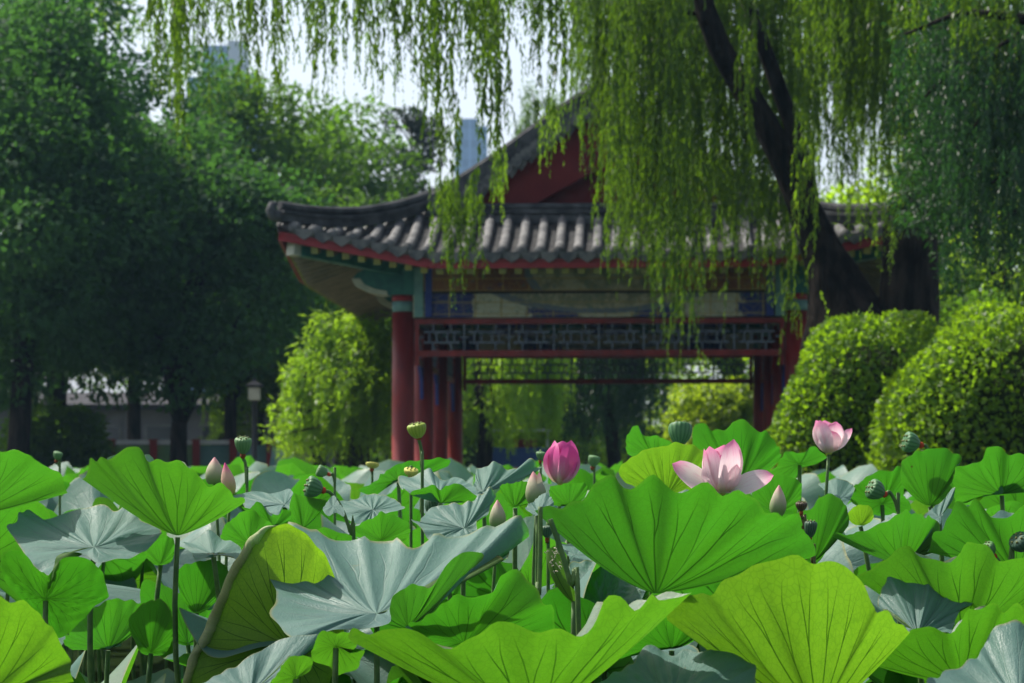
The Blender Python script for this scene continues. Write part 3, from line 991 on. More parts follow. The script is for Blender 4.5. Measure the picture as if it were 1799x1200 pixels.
# ridges
rid = MB()
rid.bar((0, YG - .12, 5.38), (0, YB + .12, 5.38), .20, .40)
rid.tube([(0, YG - .14, 5.60), (0, YB + .14, 5.60)], .075, 8)
for ye in (YG - .1, YB + .1):
    s = -1 if ye < 4 else 1
    rid.prism([(ye, 5.18), (ye + s * .22, 5.20), (ye + s * .26, 5.55), (ye + s * .12, 5.86), (ye - s * .05, 5.92), (ye + s * .02, 5.75), (ye - s * .16, 5.62)], 'x', -.09, .09)
rid.build("main_ridge", M['ridge'], pav)
for ye, s in ((YG, -1), (YB, 1)):
    vg = MB()
    for sx in (-1, 1):
        pts = [(sx * a, ye + s * .10, prof(a) + .10) for a in (2.30, 2.0, 1.65, 1.3, 1.0, .7, .4, .15, 0.0)]
        for a, c in zip(pts[:-1], pts[1:]):
            vg.bar(a, c, .24, .20, (0, 0, 1))
        vg.tube([(p[0], p[1], p[2] + .13) for p in pts], .065, 7)
    vg.build("verge_ridge", M['ridge'], pav)
    sc_ = MB()
    n = 17
    for sx in (-1, 1):
        for k in range(n):
            a = 2.2 * (k + .5) / n
            z = prof(a) - .06
            sc_.tube([(sx * a, ye + s * .26, z), (sx * a, ye + s * .06, z)], .082, 10)
            a2 = 2.2 * k / n
            z2 = prof(a2) - .10
            sc_.prism([(sx * a2 - .085, z2 + .10), (sx * a2 - .075, z2 - .02), (sx * a2, z2 - .13), (sx * a2 + .075, z2 - .02), (sx * a2 + .085, z2 + .10)], 'y', ye + s * .20, ye + s * .23)
    sc_.build("verge_tiles", M['drip'], pav)
    gb = MB()                              # broad red barge boards, the wall lies deeper between them
    outer = [(a, prof(a) - .02) for a in (2.28, 2.0, 1.65, 1.3, 1.0, .7, .4, .15, 0.0)]
    for sx in (-1, 1):
        poly = [(sx * a, z) for a, z in outer] + [(0, 4.30), (sx * 1.02, 3.74)]
        gb.prism(poly, 'y', ye + s * .03, ye + s * .075)
    gb.build("barge_board", M['red_wall'], pav)
    gw = MB()
    gw.prism([(-1.3, 3.5), (1.3, 3.5), (1.3, 3.74), (0.0, 4.6), (-1.3, 3.74)], 'y', ye - s * .20, ye - s * .14)
    gw.build("gable_wall", M['red_wall'], pav)
    bj = MB()                              # ridge along the foot of the gable
    bj.bar((-2.28, ye + s * .20, 3.66), (2.28, ye + s * .20, 3.66), .18, .16)
    bj.bar((-2.28, ye + s * .20, 3.70), (2.28, ye + s * .20, 3.70), .24, .045)
    bj.tube([(-2.30, ye + s * .20, 3.77), (2.30, ye + s * .20, 3.77)], .055, 8)
    bj.bar((-2.25, ye + s * .33, 3.585), (2.25, ye + s * .33, 3.585), .08, .10)
    bj.build("gable_foot_ridge", M['ridge'], pav)
for sx in (-1, 1):
    for ye, s in ((Y0, 1), (Y1, -1)):
        hp = MB()
        pts = []
        for k in range(9):
            q = k / 8
            d = HIP * (1 - q) + 0.03 * q
            x, y = sx * (EX - d), ye + s * d
            pts.append((x, y, roofz(x, y) + .16 - .01 * q))
        for a, c in zip(pts[:-1], pts[1:]):
            hp.bar(a, c, .15, .15)
            up_ = Vector((0, 0, .045)); hp.bar(a + up_ if isinstance(a, Vector) else Vector(a) + up_, Vector(c) + up_, .21, .04)
        hp.tube([(p[0], p[1], p[2] + .13) for p in pts], .06, 8)
        hp.build("hip_ridge", M['ridge'], pav)
        e = Vector(pts[-1])
        od = Vector((sx, -s, 0)).normalized()
        be = MB()
        be.tube([e + Vector((0, 0, -.02)) - od * .05, e + od * .10 + Vector((0, 0, .0)), e + od * .14 + Vector((0, 0, .06)), e + od * .12 + Vector((0, 0, .13)), e + od * .05 + Vector((0, 0, .15))], [.08, .08, .065, .05, .03], 8)
        be.build("ridge_ornament", M['ridge'], pav, True)
        # painted corner beam under the hip
        cb = MB()
        cx0, cy0 = sx * 2.45, (0.0 if s == 1 else 8.85) + s * .12
        tip = Vector((sx * (EX - .16), ye + s * .16, roofz(sx * (EX - .16), ye + s * .16) - .24))
        cb.bar((cx0, cy0, 2.90), tip, .15, .17)
        c_ = cb.build("corner_beam", M['teal'], pav)
        ce = MB()
        dirv = (tip - Vector((cx0, cy0, 2.90))).normalized()
        ce.bar(tip - dirv * .10, tip + dirv * .012, .165, .185)
        ce.build("painted_end", M['cream'], c_)

# red board under the tile ends
eb = MB()
for k in range(64):
    x0_, x1_ = -EX + .05 + (2 * EX - .1) * k / 64, -EX + .05 + (2 * EX - .1) * (k + 1) / 64
    for ye, o in ((Y0, .03), (Y1, -.03)):
        eb.bar((x0_, ye + o, roofz(x0_, ye) - .11), (x1_, ye + o, roofz(x1_, ye) - .11), .035, .115)
    y0_, y1_ = Y0 + .05 + (Y1 - Y0 - .1) * k / 64, Y0 + .05 + (Y1 - Y0 - .1) * (k + 1) / 64
    for s in (-1, 1):
        eb.bar((s * (EX - .03), y0_, roofz(s * EX, y0_) - .11), (s * (EX - .03), y1_, roofz(s * EX, y1_) - .11), .035, .115)
eb.build("eave_board", M['red_trim'], pav)

# rafters: front row and left row one by one, the two rows out of sight together
def rafter(bm, a, c):
    bm.bar(a, c, .085, .085)


def rafter_part(a, c):
    r = MB(); rafter(r, a, c)
    o = r.build("rafter", M['rafter'], pav)
    a, c = Vector(a), Vector(c)
    d = (a - c).normalized()
    e = MB(); e.bar(a + d * .004, a - d * .03, .09, .09)
    e.build("painted_end", M['rafter_end'], o)


rest = MB()
for x in np.arange(-19, 20) * 0.20:
    L = min(1.50, EX - abs(x) - .05)
    if L < .25: continue
    zz = lambda y: roofz(x, y) - .215
    a, c = (x, Y0 + .09, zz(Y0 + .09)), (x, Y0 + L, zz(Y0 + L))
    rafter_part(a, c)
    rafter(rest, (x, Y1 - .09, a[2]), (x, Y1 - L, c[2]))
for y in np.arange(Y0 + .35, Y1 - .3, 0.21):
    L = min(1.50, min(y - Y0, Y1 - y) - .05)
    if L < .25: continue
    zl = lambda a: roofz(a, y) - .215
    a, c = (-(EX - .09), y, zl(EX - .09)), (-(EX - L), y, zl(EX - L))
    rafter_part(a, c)
    rafter(rest, (-a[0], y, a[2]), (-c[0], y, c[2]))
rr_ = rest.build("rafters", M['rafter'], pav)
rr_["kind"] = "stuff"

# columns, capitals, brackets
CY = [0.0, 2.95, 5.6, 8.85]
CX = 2.60
base = MB()
base.box(-3.35, 3.35, -.85, 9.7, 0, .20)
base.box(-3.6, 3.6, -1.1, 9.95, -.1, .10)
base.build("plinth", M['plinth'], pav)
for s in (-1, 1):
    for y in CY:
        c = MB()
        c.lathe([(.205, .20), (.205, .26), (.175, .30), (.150, .33), (.150, 1.2), (.143, 2.36)], 20, Matrix.Translation((s * CX, y, 0)))
        co_ = c.build("column", M['red'], pav, True)
        c2 = MB()
        c2.lathe([(.146, 2.362), (.146, 2.50)], 20, Matrix.Translation((s * CX, y, 0)))
        c2.build("painted_band", M['band'], co_, True)
        c3 = MB()
        c3.lathe([(.1465, 2.50), (.1465, 2.58)], 20, Matrix.Translation((s * CX, y, 0)))
        c3.build("painted_band", M['red_trim'], co_, True)
        # carved beam head on top of the column, pointing out sideways
        hd = MB()
        pr = [(0.16, 2.58), (.16, 2.94), (-.45, 2.94), (-.60, 2.88), (-.66, 2.80), (-.60, 2.70), (-.47, 2.64), (-.34, 2.60), (-.18, 2.58)]
        hd.prism([(s * CX - s * u, w) for u, w in [(-u_, w_) for u_, w_ in pr]][::1] if False else [(s * (CX - u), w) for u, w in pr], 'y', y - .13, y + .13)
        h_ = hd.build("beam_head", M['teal'], pav)
        ed = MB()
        rim = [(-.20, 2.575), (-.36, 2.595), (-.49, 2.635), (-.62, 2.70), (-.675, 2.80), (-.56, 2.80), (-.50, 2.72), (-.36, 2.66), (-.20, 2.63)]
        ed.prism([(s * (CX - u), w) for u, w in rim], 'y', y - .137, y + .137)
        ed.build("painted_edge", M['cream'], h_)

# painted beams
def beam(x0, x1, y0, y1, z0, z1, mat, name="painted_beam"):
    b_ = MB(); b_.box(x0, x1, y0, y1, z0, z1)
    return b_.build(name, mat, pav)


for y in (0.0, 8.85):
    beam(-2.46, 2.46, y - .10, y + .10, 2.285, 2.595, M['beam_low'])
    beam(-2.44, 2.44, y - .125, y + .125, 2.63, 2.945, M['beam_up'])
    beam(-2.46, 2.46, y - .085, y + .085, 2.595, 2.63, M['soffit'], "beam_gap")
for s in (-1, 1):
    for (ya, yb) in zip(CY[:-1], CY[1:]):
        beam(s * CX - .09, s * CX + .09, ya + .14, yb - .14, 2.285, 2.595, M['beam_side'])
        beam(s * CX - .11, s * CX + .11, ya + .14, yb - .14, 2.63, 2.945, M['beam_up'])
for s in (-1, 1):
    for x_, w_, mm in ((2.38, .06, 'band'), (2.25, .045, 'blue')):
        post = MB(); post.box(s * x_ - w_, s * x_ + w_, -.136, .136, 2.289, 2.942)
        post.build("beam_collar", M[mm], pav)
purl = MB()
for y in (0.0, 8.85):
    purl.tube([(-3.0, y, 3.06), (3.0, y, 3.06)], .10, 10)
for s in (-1, 1):
    purl.tube([(s * CX, -.4, 3.08), (s * CX, 9.25, 3.08)], .10, 10)
purl.build("purlin", M['teal'], pav, True)

# hanging lattices
def lattice(x0, x1, y0, y1, z0=1.77, z1=2.27):
    """hanging lattice frame from (x0,y0) to (x1,y1)"""
    a, c = Vector((x0, y0, 0)), Vector((x1, y1, 0))
    d = (c - a); L = d.length; d.normalize()
    f = MB()
    up = Vector((0, 0, 1))
    def pt(u, z): return a + d * u + up * z
    f.bar(pt(0, z1 - .035), pt(L, z1 - .035), .07, .07)
    f.bar(pt(0, z0 + .04), pt(L, z0 + .04), .06, .08)
    f.bar(pt(.035, z0 - .12), pt(.035, z1 - .07), .06, .06, (d.x, d.y, 0))
    f.bar(pt(L - .035, z0 - .12), pt(L - .035, z1 - .07), .06, .06, (d.x, d.y, 0))
    o = f.build("hanging_lattice", M['red'], pav)
    l_ = MB()
    n = max(3, int(round(L / .62)))
    w = (L - .14) / n
    zb, zt = z0 + .08, z1 - .07
    h = zt - zb
    t_ = .026
    for k in range(n):
        u0 = .07 + k * w
        if k > 0:
            l_.bar(pt(u0, zb), pt(u0, zt), t_, t_, (d.x, d.y, 0))
        l_.bar(pt(u0 + .10 * w, zb + .30 * h), pt(u0 + .9 * w, zb + .30 * h), t_, t_)
        l_.bar(pt(u0 + .10 * w, zb + .70 * h), pt(u0 + .9 * w, zb + .70 * h), t_, t_)
        for q in (.22, .38, .62, .78):
            l_.bar(pt(u0 + q * w, zb + .30 * h), pt(u0 + q * w, zb + .70 * h), t_ * .92, t_ * .92, (d.x, d.y, 0))
        for q in (.30, .70):
            l_.bar(pt(u0 + q * w, zb), pt(u0 + q * w, zb + .30 * h), t_ * .9, t_ * .9, (d.x, d.y, 0))
            l_.bar(pt(u0 + q * w, zb + .7 * h), pt(u0 + q * w, zt), t_ * .9, t_ * .9, (d.x, d.y, 0))
        for q in (0, .9):
            l_.bar(pt(u0 + q * w, zb + .5 * h), pt(u0 + (q + .1) * w, zb + .5 * h), t_ * .9, t_ * .9)
    l_.build("lattice_bars", M['lattice'], o)
    return o


lattice(-2.45, 2.45, 0, 0)
lattice(-2.45, 2.45, 8.85, 8.85)
for s in (-1, 1):
    for (ya, yb) in zip(CY[:-1], CY[1:]):
        lattice(s * CX, s * CX, ya + .15, yb - .15)
        for (yy, q) in ((ya + .19, 1), (yb - .19, -1)):
            sp_ = MB()
            sp_.prism([(yy, 1.76), (yy + q * .42, 1.76), (yy + q * .30, 1.68), (yy + q * .14, 1.62), (yy + q * .05, 1.42), (yy, 1.30)], 'x', s * CX - .025, s * CX + .025)
            sp_.build("corner_spandrel", M['blue'], pav)
# inner cross beams carrying the roof
for y in CY[1:3]:
    beam(-2.46, 2.46, y - .10, y + .10, 2.40, 2.75, M['beam_side'], "cross_beam")

# ================================================================== THINGS ON THE FAR SHORE
def far_tower(name, label, x, y, w, d, h, blocks, col, mul):
    t = thing(name, label, "tower", (x, y, GZ))
    m, nt, out = new_mat("bluish_facade"); g = N(nt)  # blue base colour with floor and mullion bands
    X = g.xyz(g.coord())
    fl = g.smooth(g.math('FRACT', g.math('MULTIPLY', X[2], 1 / 3.6)), .55, .65)
    c = g.mix(fl, col, tuple(v * mul for v in col))
    nt.links.new(g.bsdf(c, .35, .5), out.inputs[0])
    wx = g.smooth(g.math('FRACT', g.math('MULTIPLY', X[0], 1 / 1.7)), .72, .78)
    c = g.mix(g.math('MULTIPLY', wx, .5), c, tuple(min(1, v * 1.5) for v in col))
    nt.links.new(g.bsdf(c, .35, .5), out.inputs[0])
    wl_ = mat_simple("pale_tower_wall", (.50, .52, .55), (.44, .46, .50), .2, .7, .2)
    b_ = MB(); b_.box(-w / 2, w / 2, -d / 2, d / 2, 0, h)
    b_.build("facade", m, t)
    for (x0, x1, z0, z1, pale) in blocks:
        q = MB(); q.box(x0, x1, -d / 2 - .6, d / 2 + .5, z0, z1)
        q.build("facade_bay" if pale else "lower_wing", wl_ if pale else m, t)
    return t


YT = 420.0
sx_ = YT / FOC
far_tower("office_tower", "bluish office tower hazy behind the trees at upper left", px_x(396, YT), YT, 70 * sx_, 8, (850 - 86) * sx_, [
    (10 * sx_, 36 * sx_, 0, (850 - 84) * sx_ + .5, True), (36.2 * sx_, 62 * sx_, 0, (850 - 136) * sx_, False), (-62 * sx_, -35.2 * sx_, 0, (850 - 142) * sx_, False)], (0.20, 0.30, 0.46), .72)
far_tower("office_tower", "lone blue block of a far tower beside the gable's left slope", px_x(828, YT + 40), YT + 40, 56 * (YT + 40) / FOC, 8, (850 - 226) * (YT + 40) / FOC, [
    (-20 * sx_, 12 * sx_, 0, (850 - 214) * (YT + 40) / FOC, False)], (0.20, 0.29, 0.45), .85)

# low grey building behind the trees
lb = thing("low_building", "long low grey building in the shade behind the trees at left", "building", (px_x(340, 74), 74, GZ))
gw_ = mat_simple("grey_render", (0.13, 0.125, 0.14), (0.10, 0.097, 0.11), 1.0, .85, .2, .15, 8)
b = MB(); b.box(-6, 4.2, 0, 4, 0, 2.35); b.build("wall", gw_, lb)
b = MB(); b.prism([(-.4, 2.36), (4.4, 2.36), (4.4, 2.5), (2, 2.95), (-.4, 2.5)], 'x', -6.3, 4.5); b.build("roof", mat_simple("dull_roof", (.035, .035, .04), (.025, .025, .03), 2, .8, .2), lb)
glass = mat_simple("dark_glass", (.02, .025, .03), None, rough=.15, spec=.5)
M['window_frame'] = mat_simple("dull_window_frame", (.15, .15, .15), (.11, .11, .115), 5, .7, .2)
for x in (-4.9, -3.2, -1.5, .2, 1.9):
    f = MB(); f.box(x, x + 1.0, -.05, .05, .9, 1.9); fo = f.build("window", M['window_frame'], lb)
    p_ = MB(); p_.box(x + .08, x + .92, -.06, .0, .98, 1.82); p_.build("pane", glass, fo)

# garden lamp
lx = px_x(447, 42)
lp = thing("garden_lamp", "short black garden lamp post with a pale square lantern", "lamp post", (lx, 42, GZ))
blk = mat_simple("black_metal", (.015, .016, .02), (.025, .026, .03), 8, .5, .4)
b = MB(); b.lathe([(.10, 0), (.10, .05), (.055, .08), (.05, 1.5), (.06, 1.52)], 12); b.build("post", blk, lp, True)
b = MB(); b.lathe([(.10, 1.52), (.135, 1.54), (.135, 1.74), (.10, 1.76)], 4, Matrix.Rotation(PI / 4, 4, 'Z')); b.build("lantern", mat_simple("frosted_lantern", (.50, .47, .36), (.42, .39, .30), 5, .5, .3), lp)
b = MB(); b.lathe([(.19, 1.762), (.20, 1.79), (.04, 1.87), (.03, 1.92)], 4, Matrix.Rotation(PI / 4, 4, 'Z')); b.build("cap", blk, lp)

# low railing with red posts
white = mat_simple("white_rail_paint", (.55, .56, .56), (.46, .47, .47), 4, .6, .3)
panel = mat_simple("green_fence_net", (.10, .20, .10), (.16, .24, .10), 3, .8, .2)
panel2 = mat_simple("blue_green_fence_net", (.12, .22, .20), (.09, .18, .17), 3, .8, .2)
redp = mat_simple("red_post_paint", (.24, .022, .02), (.18, .018, .016), 4, .6, .3)
YR = 50.0
rl = thing("railing", "low white railing with green infill and red posts at the far shore", "railing", (px_x(330, YR), YR, GZ))
zr = P(0, 777, YR).z - GZ
xs = [px_x(p, YR) - px_x(330, YR) for p in (196, 270, 345, 410, 475)]
for x0_, x1_, mm in zip(xs[:-1], xs[1:], (panel, panel, panel2, panel2)):
    b = MB(); b.box(x0_ + .05, x1_ - .05, -.015, .015, .12, zr - .06); b.build("infill_panel", mm, rl)
b = MB(); b.bar((xs[0] - .1, 0, zr), (xs[3] + .25, 0, zr), .09, .09); b.build("top_rail", white, rl)
for x in xs:
    b = MB(); b.box(x - .075, x + .075, -.07, .07, 0, zr + .03); b.box(x - .09, x + .09, -.085, .085, zr + .031, zr + .06); b.build("post", redp, rl)
YR2 = 46.0
rl2 = thing("railing", "pinkish stone railing seen through the pavilion above the lotus", "railing", (px_x(940, YR2), YR2, GZ))
pinks = mat_simple("pinkish_stone", (.34, .24, .22), (.27, .19, .18), 4, .8, .2)
z2 = P(0, 826, YR2).z - GZ
xs = [px_x(p, YR2) - px_x(940, YR2) for p in (860, 905, 960, 1012)]
b = MB(); b.bar((xs[0], 0, z2), (xs[-1], 0, z2), .1, .09); b.build("top_rail", pinks, rl2)
for x in xs:
    b = MB(); b.box(x - .06, x + .06, -.061, .061, 0, z2 + .06); b.build("post", pinks, rl2)
# blue stall seen through the pavilion
YS = 58.0
st_ = thing("park_stall", "small blue park stall behind the pavilion, beside the pale rail", "stall", (px_x(925, YS), YS, GZ))
b = MB(); b.box(-.85, .5, 0, .9, 0, .95); b.build("counter", mat_simple("blue_panel", (.03, .07, .26), (.04, .09, .30), 3, .6, .3), st_)
b = MB()
for x in (-.85, .48): b.box(x, x + .05, .02, .07, .951, 1.35)
b.box(-.95, .6, -.1, 1.0, 1.351, 1.40)
b.build("canopy", white, st_)
b = MB(); b.box(-.3, .25, .2, .55, .951, 1.15); b.build("goods_box", redp, st_)
# pale teal cloth on a frame near the railing
cl_ = thing("cloth_screen", "pale teal cloth screen beside the last red railing post", "screen", (px_x(497, 49), 49, GZ))
ct = mat_simple("teal_cloth", (.22, .42, .42), (.36, .50, .52), 5, .8, .2)
vs, fs = [], []
for i in range(13):
    for j in range(8):
        u_, w_ = i / 12, j / 7
        vs.append(((u_ - .5) * (.42 + .25 * (1 - w_)), .05 * math.sin(u_ * 14) * (1.2 - w_), .05 + w_ * (.78 - .1 * u_)))
for i in range(12):
    for j in range(7):
        fs.append((i * 8 + j, (i + 1) * 8 + j, (i + 1) * 8 + j + 1, i * 8 + j + 1))
link("cloth", mesh_py("cloth", vs, fs), ct, cl_)
b = MB(); b.tube([(-.25, .09, 0), (-.22, .09, .86)], .02, 6); b.tube([(.25, .09, 0), (.22, .09, .76)], .02, 6); b.tube([(-.24, .09, .84), (.24, .09, .74)], .018, 6); b.build("frame", blk, cl_)

# ================================================================== BIG WILLOWS
YW = 28.3
W0 = P(1530, 860, YW); W0.z = GZ
bw = thing("weeping_willow", "huge old weeping willow with a thick dark forked trunk before the pavilion", "tree", W0)
rs = np.random.RandomState(101)


def wp(px, py, Y=YW):
    return P(px, py, Y) - W0


def limb(bm, pts, n=12):
    bm.tube([wp(*p[:2], (p[3] if len(p) > 3 else YW)) for p in pts], [p[2] / 2 / FOC * YW for p in pts], n)


b = MB()
limb(b, [(1500, 875, 260), (1500, 760, 215), (1500, 660, 195), (1492, 590, 165), (1478, 540, 125), (1455, 470, 78), (1428, 400, 54), (1405, 345, 30)], 16)
limb(b, [(1575, 875, 190), (1580, 740, 150), (1588, 620, 122), (1592, 540, 110), (1594, 470, 100), (1602, 400, 86), (1622, 300, 74), (1655, 160, 64), (1690, 0, 54), (1715, -140, 44)], 16)
# roughen
vv = np.array(b.v)
for f_, a_ in ((3.1, .035), (7.3, .022), (15.0, .012)):
    vv[:, 0] += a_ * np.sin(vv[:, 2] * f_ + vv[:, 1] * 9) * 1.0
    vv[:, 1] += a_ * np.cos(vv[:, 2] * f_ * 1.2 + vv[:, 0] * 11)
b.v = [tuple(v) for v in vv]
b.build("trunk", M['bark'], bw, True)
b = MB()
limb(b, [(1492, 590, 120), (1476, 530, 100), (1455, 470, 80), (1428, 400, 64), (1400, 334, 54), (1372, 270, 50), (1340, 210, 47), (1300, 145, 45), (1265, 85, 42), (1240, 20, 39), (1222, -50, 32), (1190, -160, 32, 27.6)], 10)
b.build("limb", M['bark'], bw, True)
b = MB()
limb(b, [(1432, 415, 36), (1418, 320, 33), (1388, 210, 30), (1352, 110, 28), (1322, 30, 26), (1300, -40, 23), (1275, -150, 24)], 10)
b.build("limb", M['bark'], bw, True)
b = MB()
limb(b, [(1240, 25, 12), (1195, 20, 10), (1150, 42, 8), (1105, 60, 6), (1062, 74, 4)], 7)
b.build("twig", M['bark'], bw, True)
b = MB()                                   # the limb that carries the curtain over the water
limb(b, [(1195, -150, 32, 27.6), (1050, -330, 30, 25.5), (850, -420, 26, 23.5), (600, -450, 22, 21.5), (350, -430, 16, 20.5), (230, -400, 10, 20)], 8)
b.build("limb", M['bark'], bw, True)

left_strands = [  # photo column, lower end, width
    (262, 120, 26), (285, 205, 26), (312, 235, 34), (324, 300, 30), (345, 130, 26), (372, 215, 26), (398, 95, 30), (428, 170, 28), (452, 110, 24),
    (458, 205, 18), (492, 245, 26), (520, 120, 34), (556, 215, 34), (585, 110, 30), (610, 190, 26), (642, 120, 34), (664, 225, 22), (694, 190, 28), (700, 95, 30),
    (738, 185, 28), (755, 235, 22), (768, 300, 24), (782, 190, 20), (822, 225, 30), (850, 310, 34), (845, 180, 44), (866, 395, 30), (900, 70, 30), (948, 170, 30), (962, 305, 34), (930, 60, 40)]
for (px, pe, w) in left_strands:
    Yq = 20.5 + rs.random() * 2.5
    low = pe > 240
    hang(rs, bw, px, -70, pe, w, Yq, M['willow'], n=max(7, int(w / 2.6)), taper=.8, depth=.22, loc=W0, step=.020, ln=.080, wd=.019)
# bright dense tassel in front of the roof, left
for (px, p0, pe, w) in ((778, 330, 470, 46), (800, 320, 545, 40), (822, 345, 500, 44), (790, 200, 420, 22), (868, 265, 390, 30), (962, 190, 300, 32), (1031, 215, 310, 20)):
    hang(rs, bw, px, p0, pe, w, 24 + rs.random(), M['willow_light'] if pe in (390, 300) else M['willow'], n=max(7, int(w / 3.4)), taper=.7, depth=.2, loc=W0, step=.016)

env_x = [1000, 1040, 1075, 1110, 1140, 1165, 1188, 1215, 1245, 1275, 1300, 1330, 1355, 1380, 1405, 1430, 1470, 1520, 1580, 1650, 1799]
env_y = [250, 330, 470, 560, 455, 590, 655, 570, 480, 560, 440, 480, 560, 640, 420, 330, 330, 400, 440, 440, 420]
front = [(1012, 265, 28), (1040, 340, 34), (1062, 420, 30), (1085, 480, 34), (1104, 560, 32), (1122, 500, 30), (1143, 450, 34), (1160, 600, 34), (1185, 655, 40), (1206, 600, 34), (1222, 520, 30),
         (1244, 470, 30), (1268, 520, 34), (1286, 585, 30), (1306, 430, 34), (1333, 470, 36), (1356, 570, 34), (1376, 520, 30), (1392, 640, 22), (1418, 330, 40), (1450, 150, 40), (1480, 330, 44), (1512, 230, 40), (1545, 340, 46), (1580, 300, 44), (1462, 400, 26), (1494, 360, 26), (1525, 330, 26), (1556, 420, 28), (1600, 380, 28), (1475, 210, 34), (1510, 300, 30)]
for (px, pe, w) in front:
    hang(rs, bw, px, -80, pe, w, (29.0 + 1.0 * rs.random()) if 1200 < px < 1440 else 25.6 + 2.2 * rs.random(), M['willow'], n=max(8, int(w / 2.4)), taper=(.28 if pe > 450 else .5), ln=.095, wd=.017, depth=.35, loc=W0, step=.020)

for (px, pe, w) in ((1318, 420, 14), (1412, 470, 16), (1450, 260, 22), (1425, 600, 14)):
    hang(rs, bw, px, -80, pe, w, 26.0 + 1.4 * rs.random(), M['willow_light'] if px in (1290, 1366, 1425) else M['willow'], n=max(7, int(w / 2)), taper=.5, depth=.2, loc=W0, step=.020)
# deeper layers of the crown
Vs, R = [], []
st = []
for k in range(460):
    px = 985 + 815 * rs.random()
    e = np.interp(px, env_x, env_y)
    Yq = 26.2 + 3.6 * rs.random()
    if 1190 < px < 1470: Yq = 28.9 + 1.3 * rs.random()
    if 1215 < px < 1560 and rs.random() < .62: continue
    pe = e * (0.25 + 0.62 * rs.random())
    if px < 1050: pe *= .6
    if px < 1095 and rs.random() < .55: continue
    a, c = P(px, -90 - 60 * rs.random(), Yq) - W0, P(px, pe, Yq) - W0
    st.append((a.x, a.y, a.z, c.z))
for k in range(420):                       # strands far behind the roof, seen only above it
    px = 1010 + 790 * rs.random()
    Yq = 43 + 5 * rs.random()
    a, c = P(px, -110, Yq) - W0, P(px, 60 + 330 * rs.random(), Yq) - W0
    st.append((a.x, a.y, a.z, c.z))
V, r = strand_cards(rs, st, .085, .018, .030, .5)
Vs.append(V); R.append(r)
# leafy canopy overhead: above the picture, it throws the broken shade on the pavilion
C = []
for k in range(95):
    C.append((W0.x * -1 + (-8.0 + 15.0 * rs.random()), -W0.y + 27 + 15 * rs.random(), 7.9 + 3.0 * rs.random()))
V, r = clump_cards(rs, C, [0.55 + .45 * rs.random() for _ in C], 150, .12, .034)
Vs.append(V); R.append(r)
link("crown", mesh_quads("crown", np.concatenate(Vs), np.concatenate(R)), M['willow'], bw)

# ---- second willow, darker, at the right edge
D0 = P(1905, 860, 23.5); D0.z = GZ
dw = thing("weeping_willow", "dense blue-green willow hanging into the picture at the right edge", "tree", D0)
rs = np.random.RandomState(202)
b = MB()
b.tube([P(1905, 870, 23.5) - D0, P(1900, 500, 23.5) - D0, P(1880, 150, 23.5) - D0, P(1840, -120, 23.5) - D0], [.30, .24, .2, .12], 12)
b.build("trunk", M['bark'], dw, True)
boughs = [(1885, 190, 1700, 95, 1625, 170), (1885, 240, 1740, 190, 1680, 260), (1890, 120, 1790, 60, 1740, 90), (1880, 60, 1690, 20, 1590, 60), (1895, 330, 1790, 290, 1730, 330), (1890, 400, 1800, 360, 1760, 390)]
b = MB()
for q in boughs:
    b.tube([P(q[0], q[1], 23.5) - D0, P((q[0] + q[2]) / 2, q[3] + 10, 23.2) - D0, P(q[2], q[3], 23.0) - D0, P(q[4], q[5], 22.8) - D0], [.07, .05, .03, .012], 6)
b.build("bough", M['bark'], dw, True)
dlist = [(1606, 70, 330, 40), (1632, 150, 400, 40), (1655, 110, 420, 44), (1672, 95, 520, 50), (1700, 90, 560, 52), (1728, 110, 500, 50), (1752, 150, 545, 52), (1780, 90, 480, 52), (1806, 60, 560, 54),
         (1690, 250, 520, 44), (1735, 190, 460, 50), (1770, 280, 540, 50), (1655, 20, 240, 60), (1710, -20, 200, 60), (1770, -30, 220, 60), (1600, -20, 160, 50), (1832, 100, 520, 50)]
for (px, p0, pe, w) in dlist:
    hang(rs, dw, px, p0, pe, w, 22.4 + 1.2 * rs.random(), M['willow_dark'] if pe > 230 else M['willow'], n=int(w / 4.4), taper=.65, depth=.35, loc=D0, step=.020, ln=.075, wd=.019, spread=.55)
C = [P(1600 + 260 * rs.random(), 20 + 430 * rs.random() ** 1.1, 23.4 + .8 * rs.random()) - D0 for _ in range(70)]
C += [P(1560 + 500 * rs.random(), -140 - 260 * rs.random(), 22 + 3 * rs.random()) - D0 for _ in range(40)]
V, r = clump_cards(rs, C, [.30 + .16 * rs.random() for _ in C], 170, .085, .022, squash=1.5)
keep = ~((V[:, 0, 0] < px_x(1655, 23.4) - D0.x) & (V[:, 0, 2] < P(0, 400, 23.4).z - D0.z))
V, r = V[keep], r[keep]
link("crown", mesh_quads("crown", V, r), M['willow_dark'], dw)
# sprays of the big willow crossing the trunk
for (px, p0, pe, w) in ((1510, 330, 415, 60), (1545, 370, 470, 50), (1570, 340, 500, 36), (1490, 350, 420, 40)):
    hang(np.random.RandomState(px), bw, px, p0, pe, w, 26.2, M['willow_light'], n=7, taper=.6, depth=.25, loc=W0, step=.020, spread=.9)

# ================================================================== LOTUS
M['lotus'] = mat_lotus()
M['stalk'] = mat_simple("lotus_stalk", (0.035, 0.095, 0.018), (0.075, 0.145, 0.030), 30.0, .55, .35, .5, 160, bdist=.003)
M['stalk_brown'] = mat_simple("lotus_stalk_aged", (0.075, 0.055, 0.020), (0.11, 0.11, 0.035), 20.0, .6, .3, .5, 160, bdist=.003)
GL = "lotus leaves"


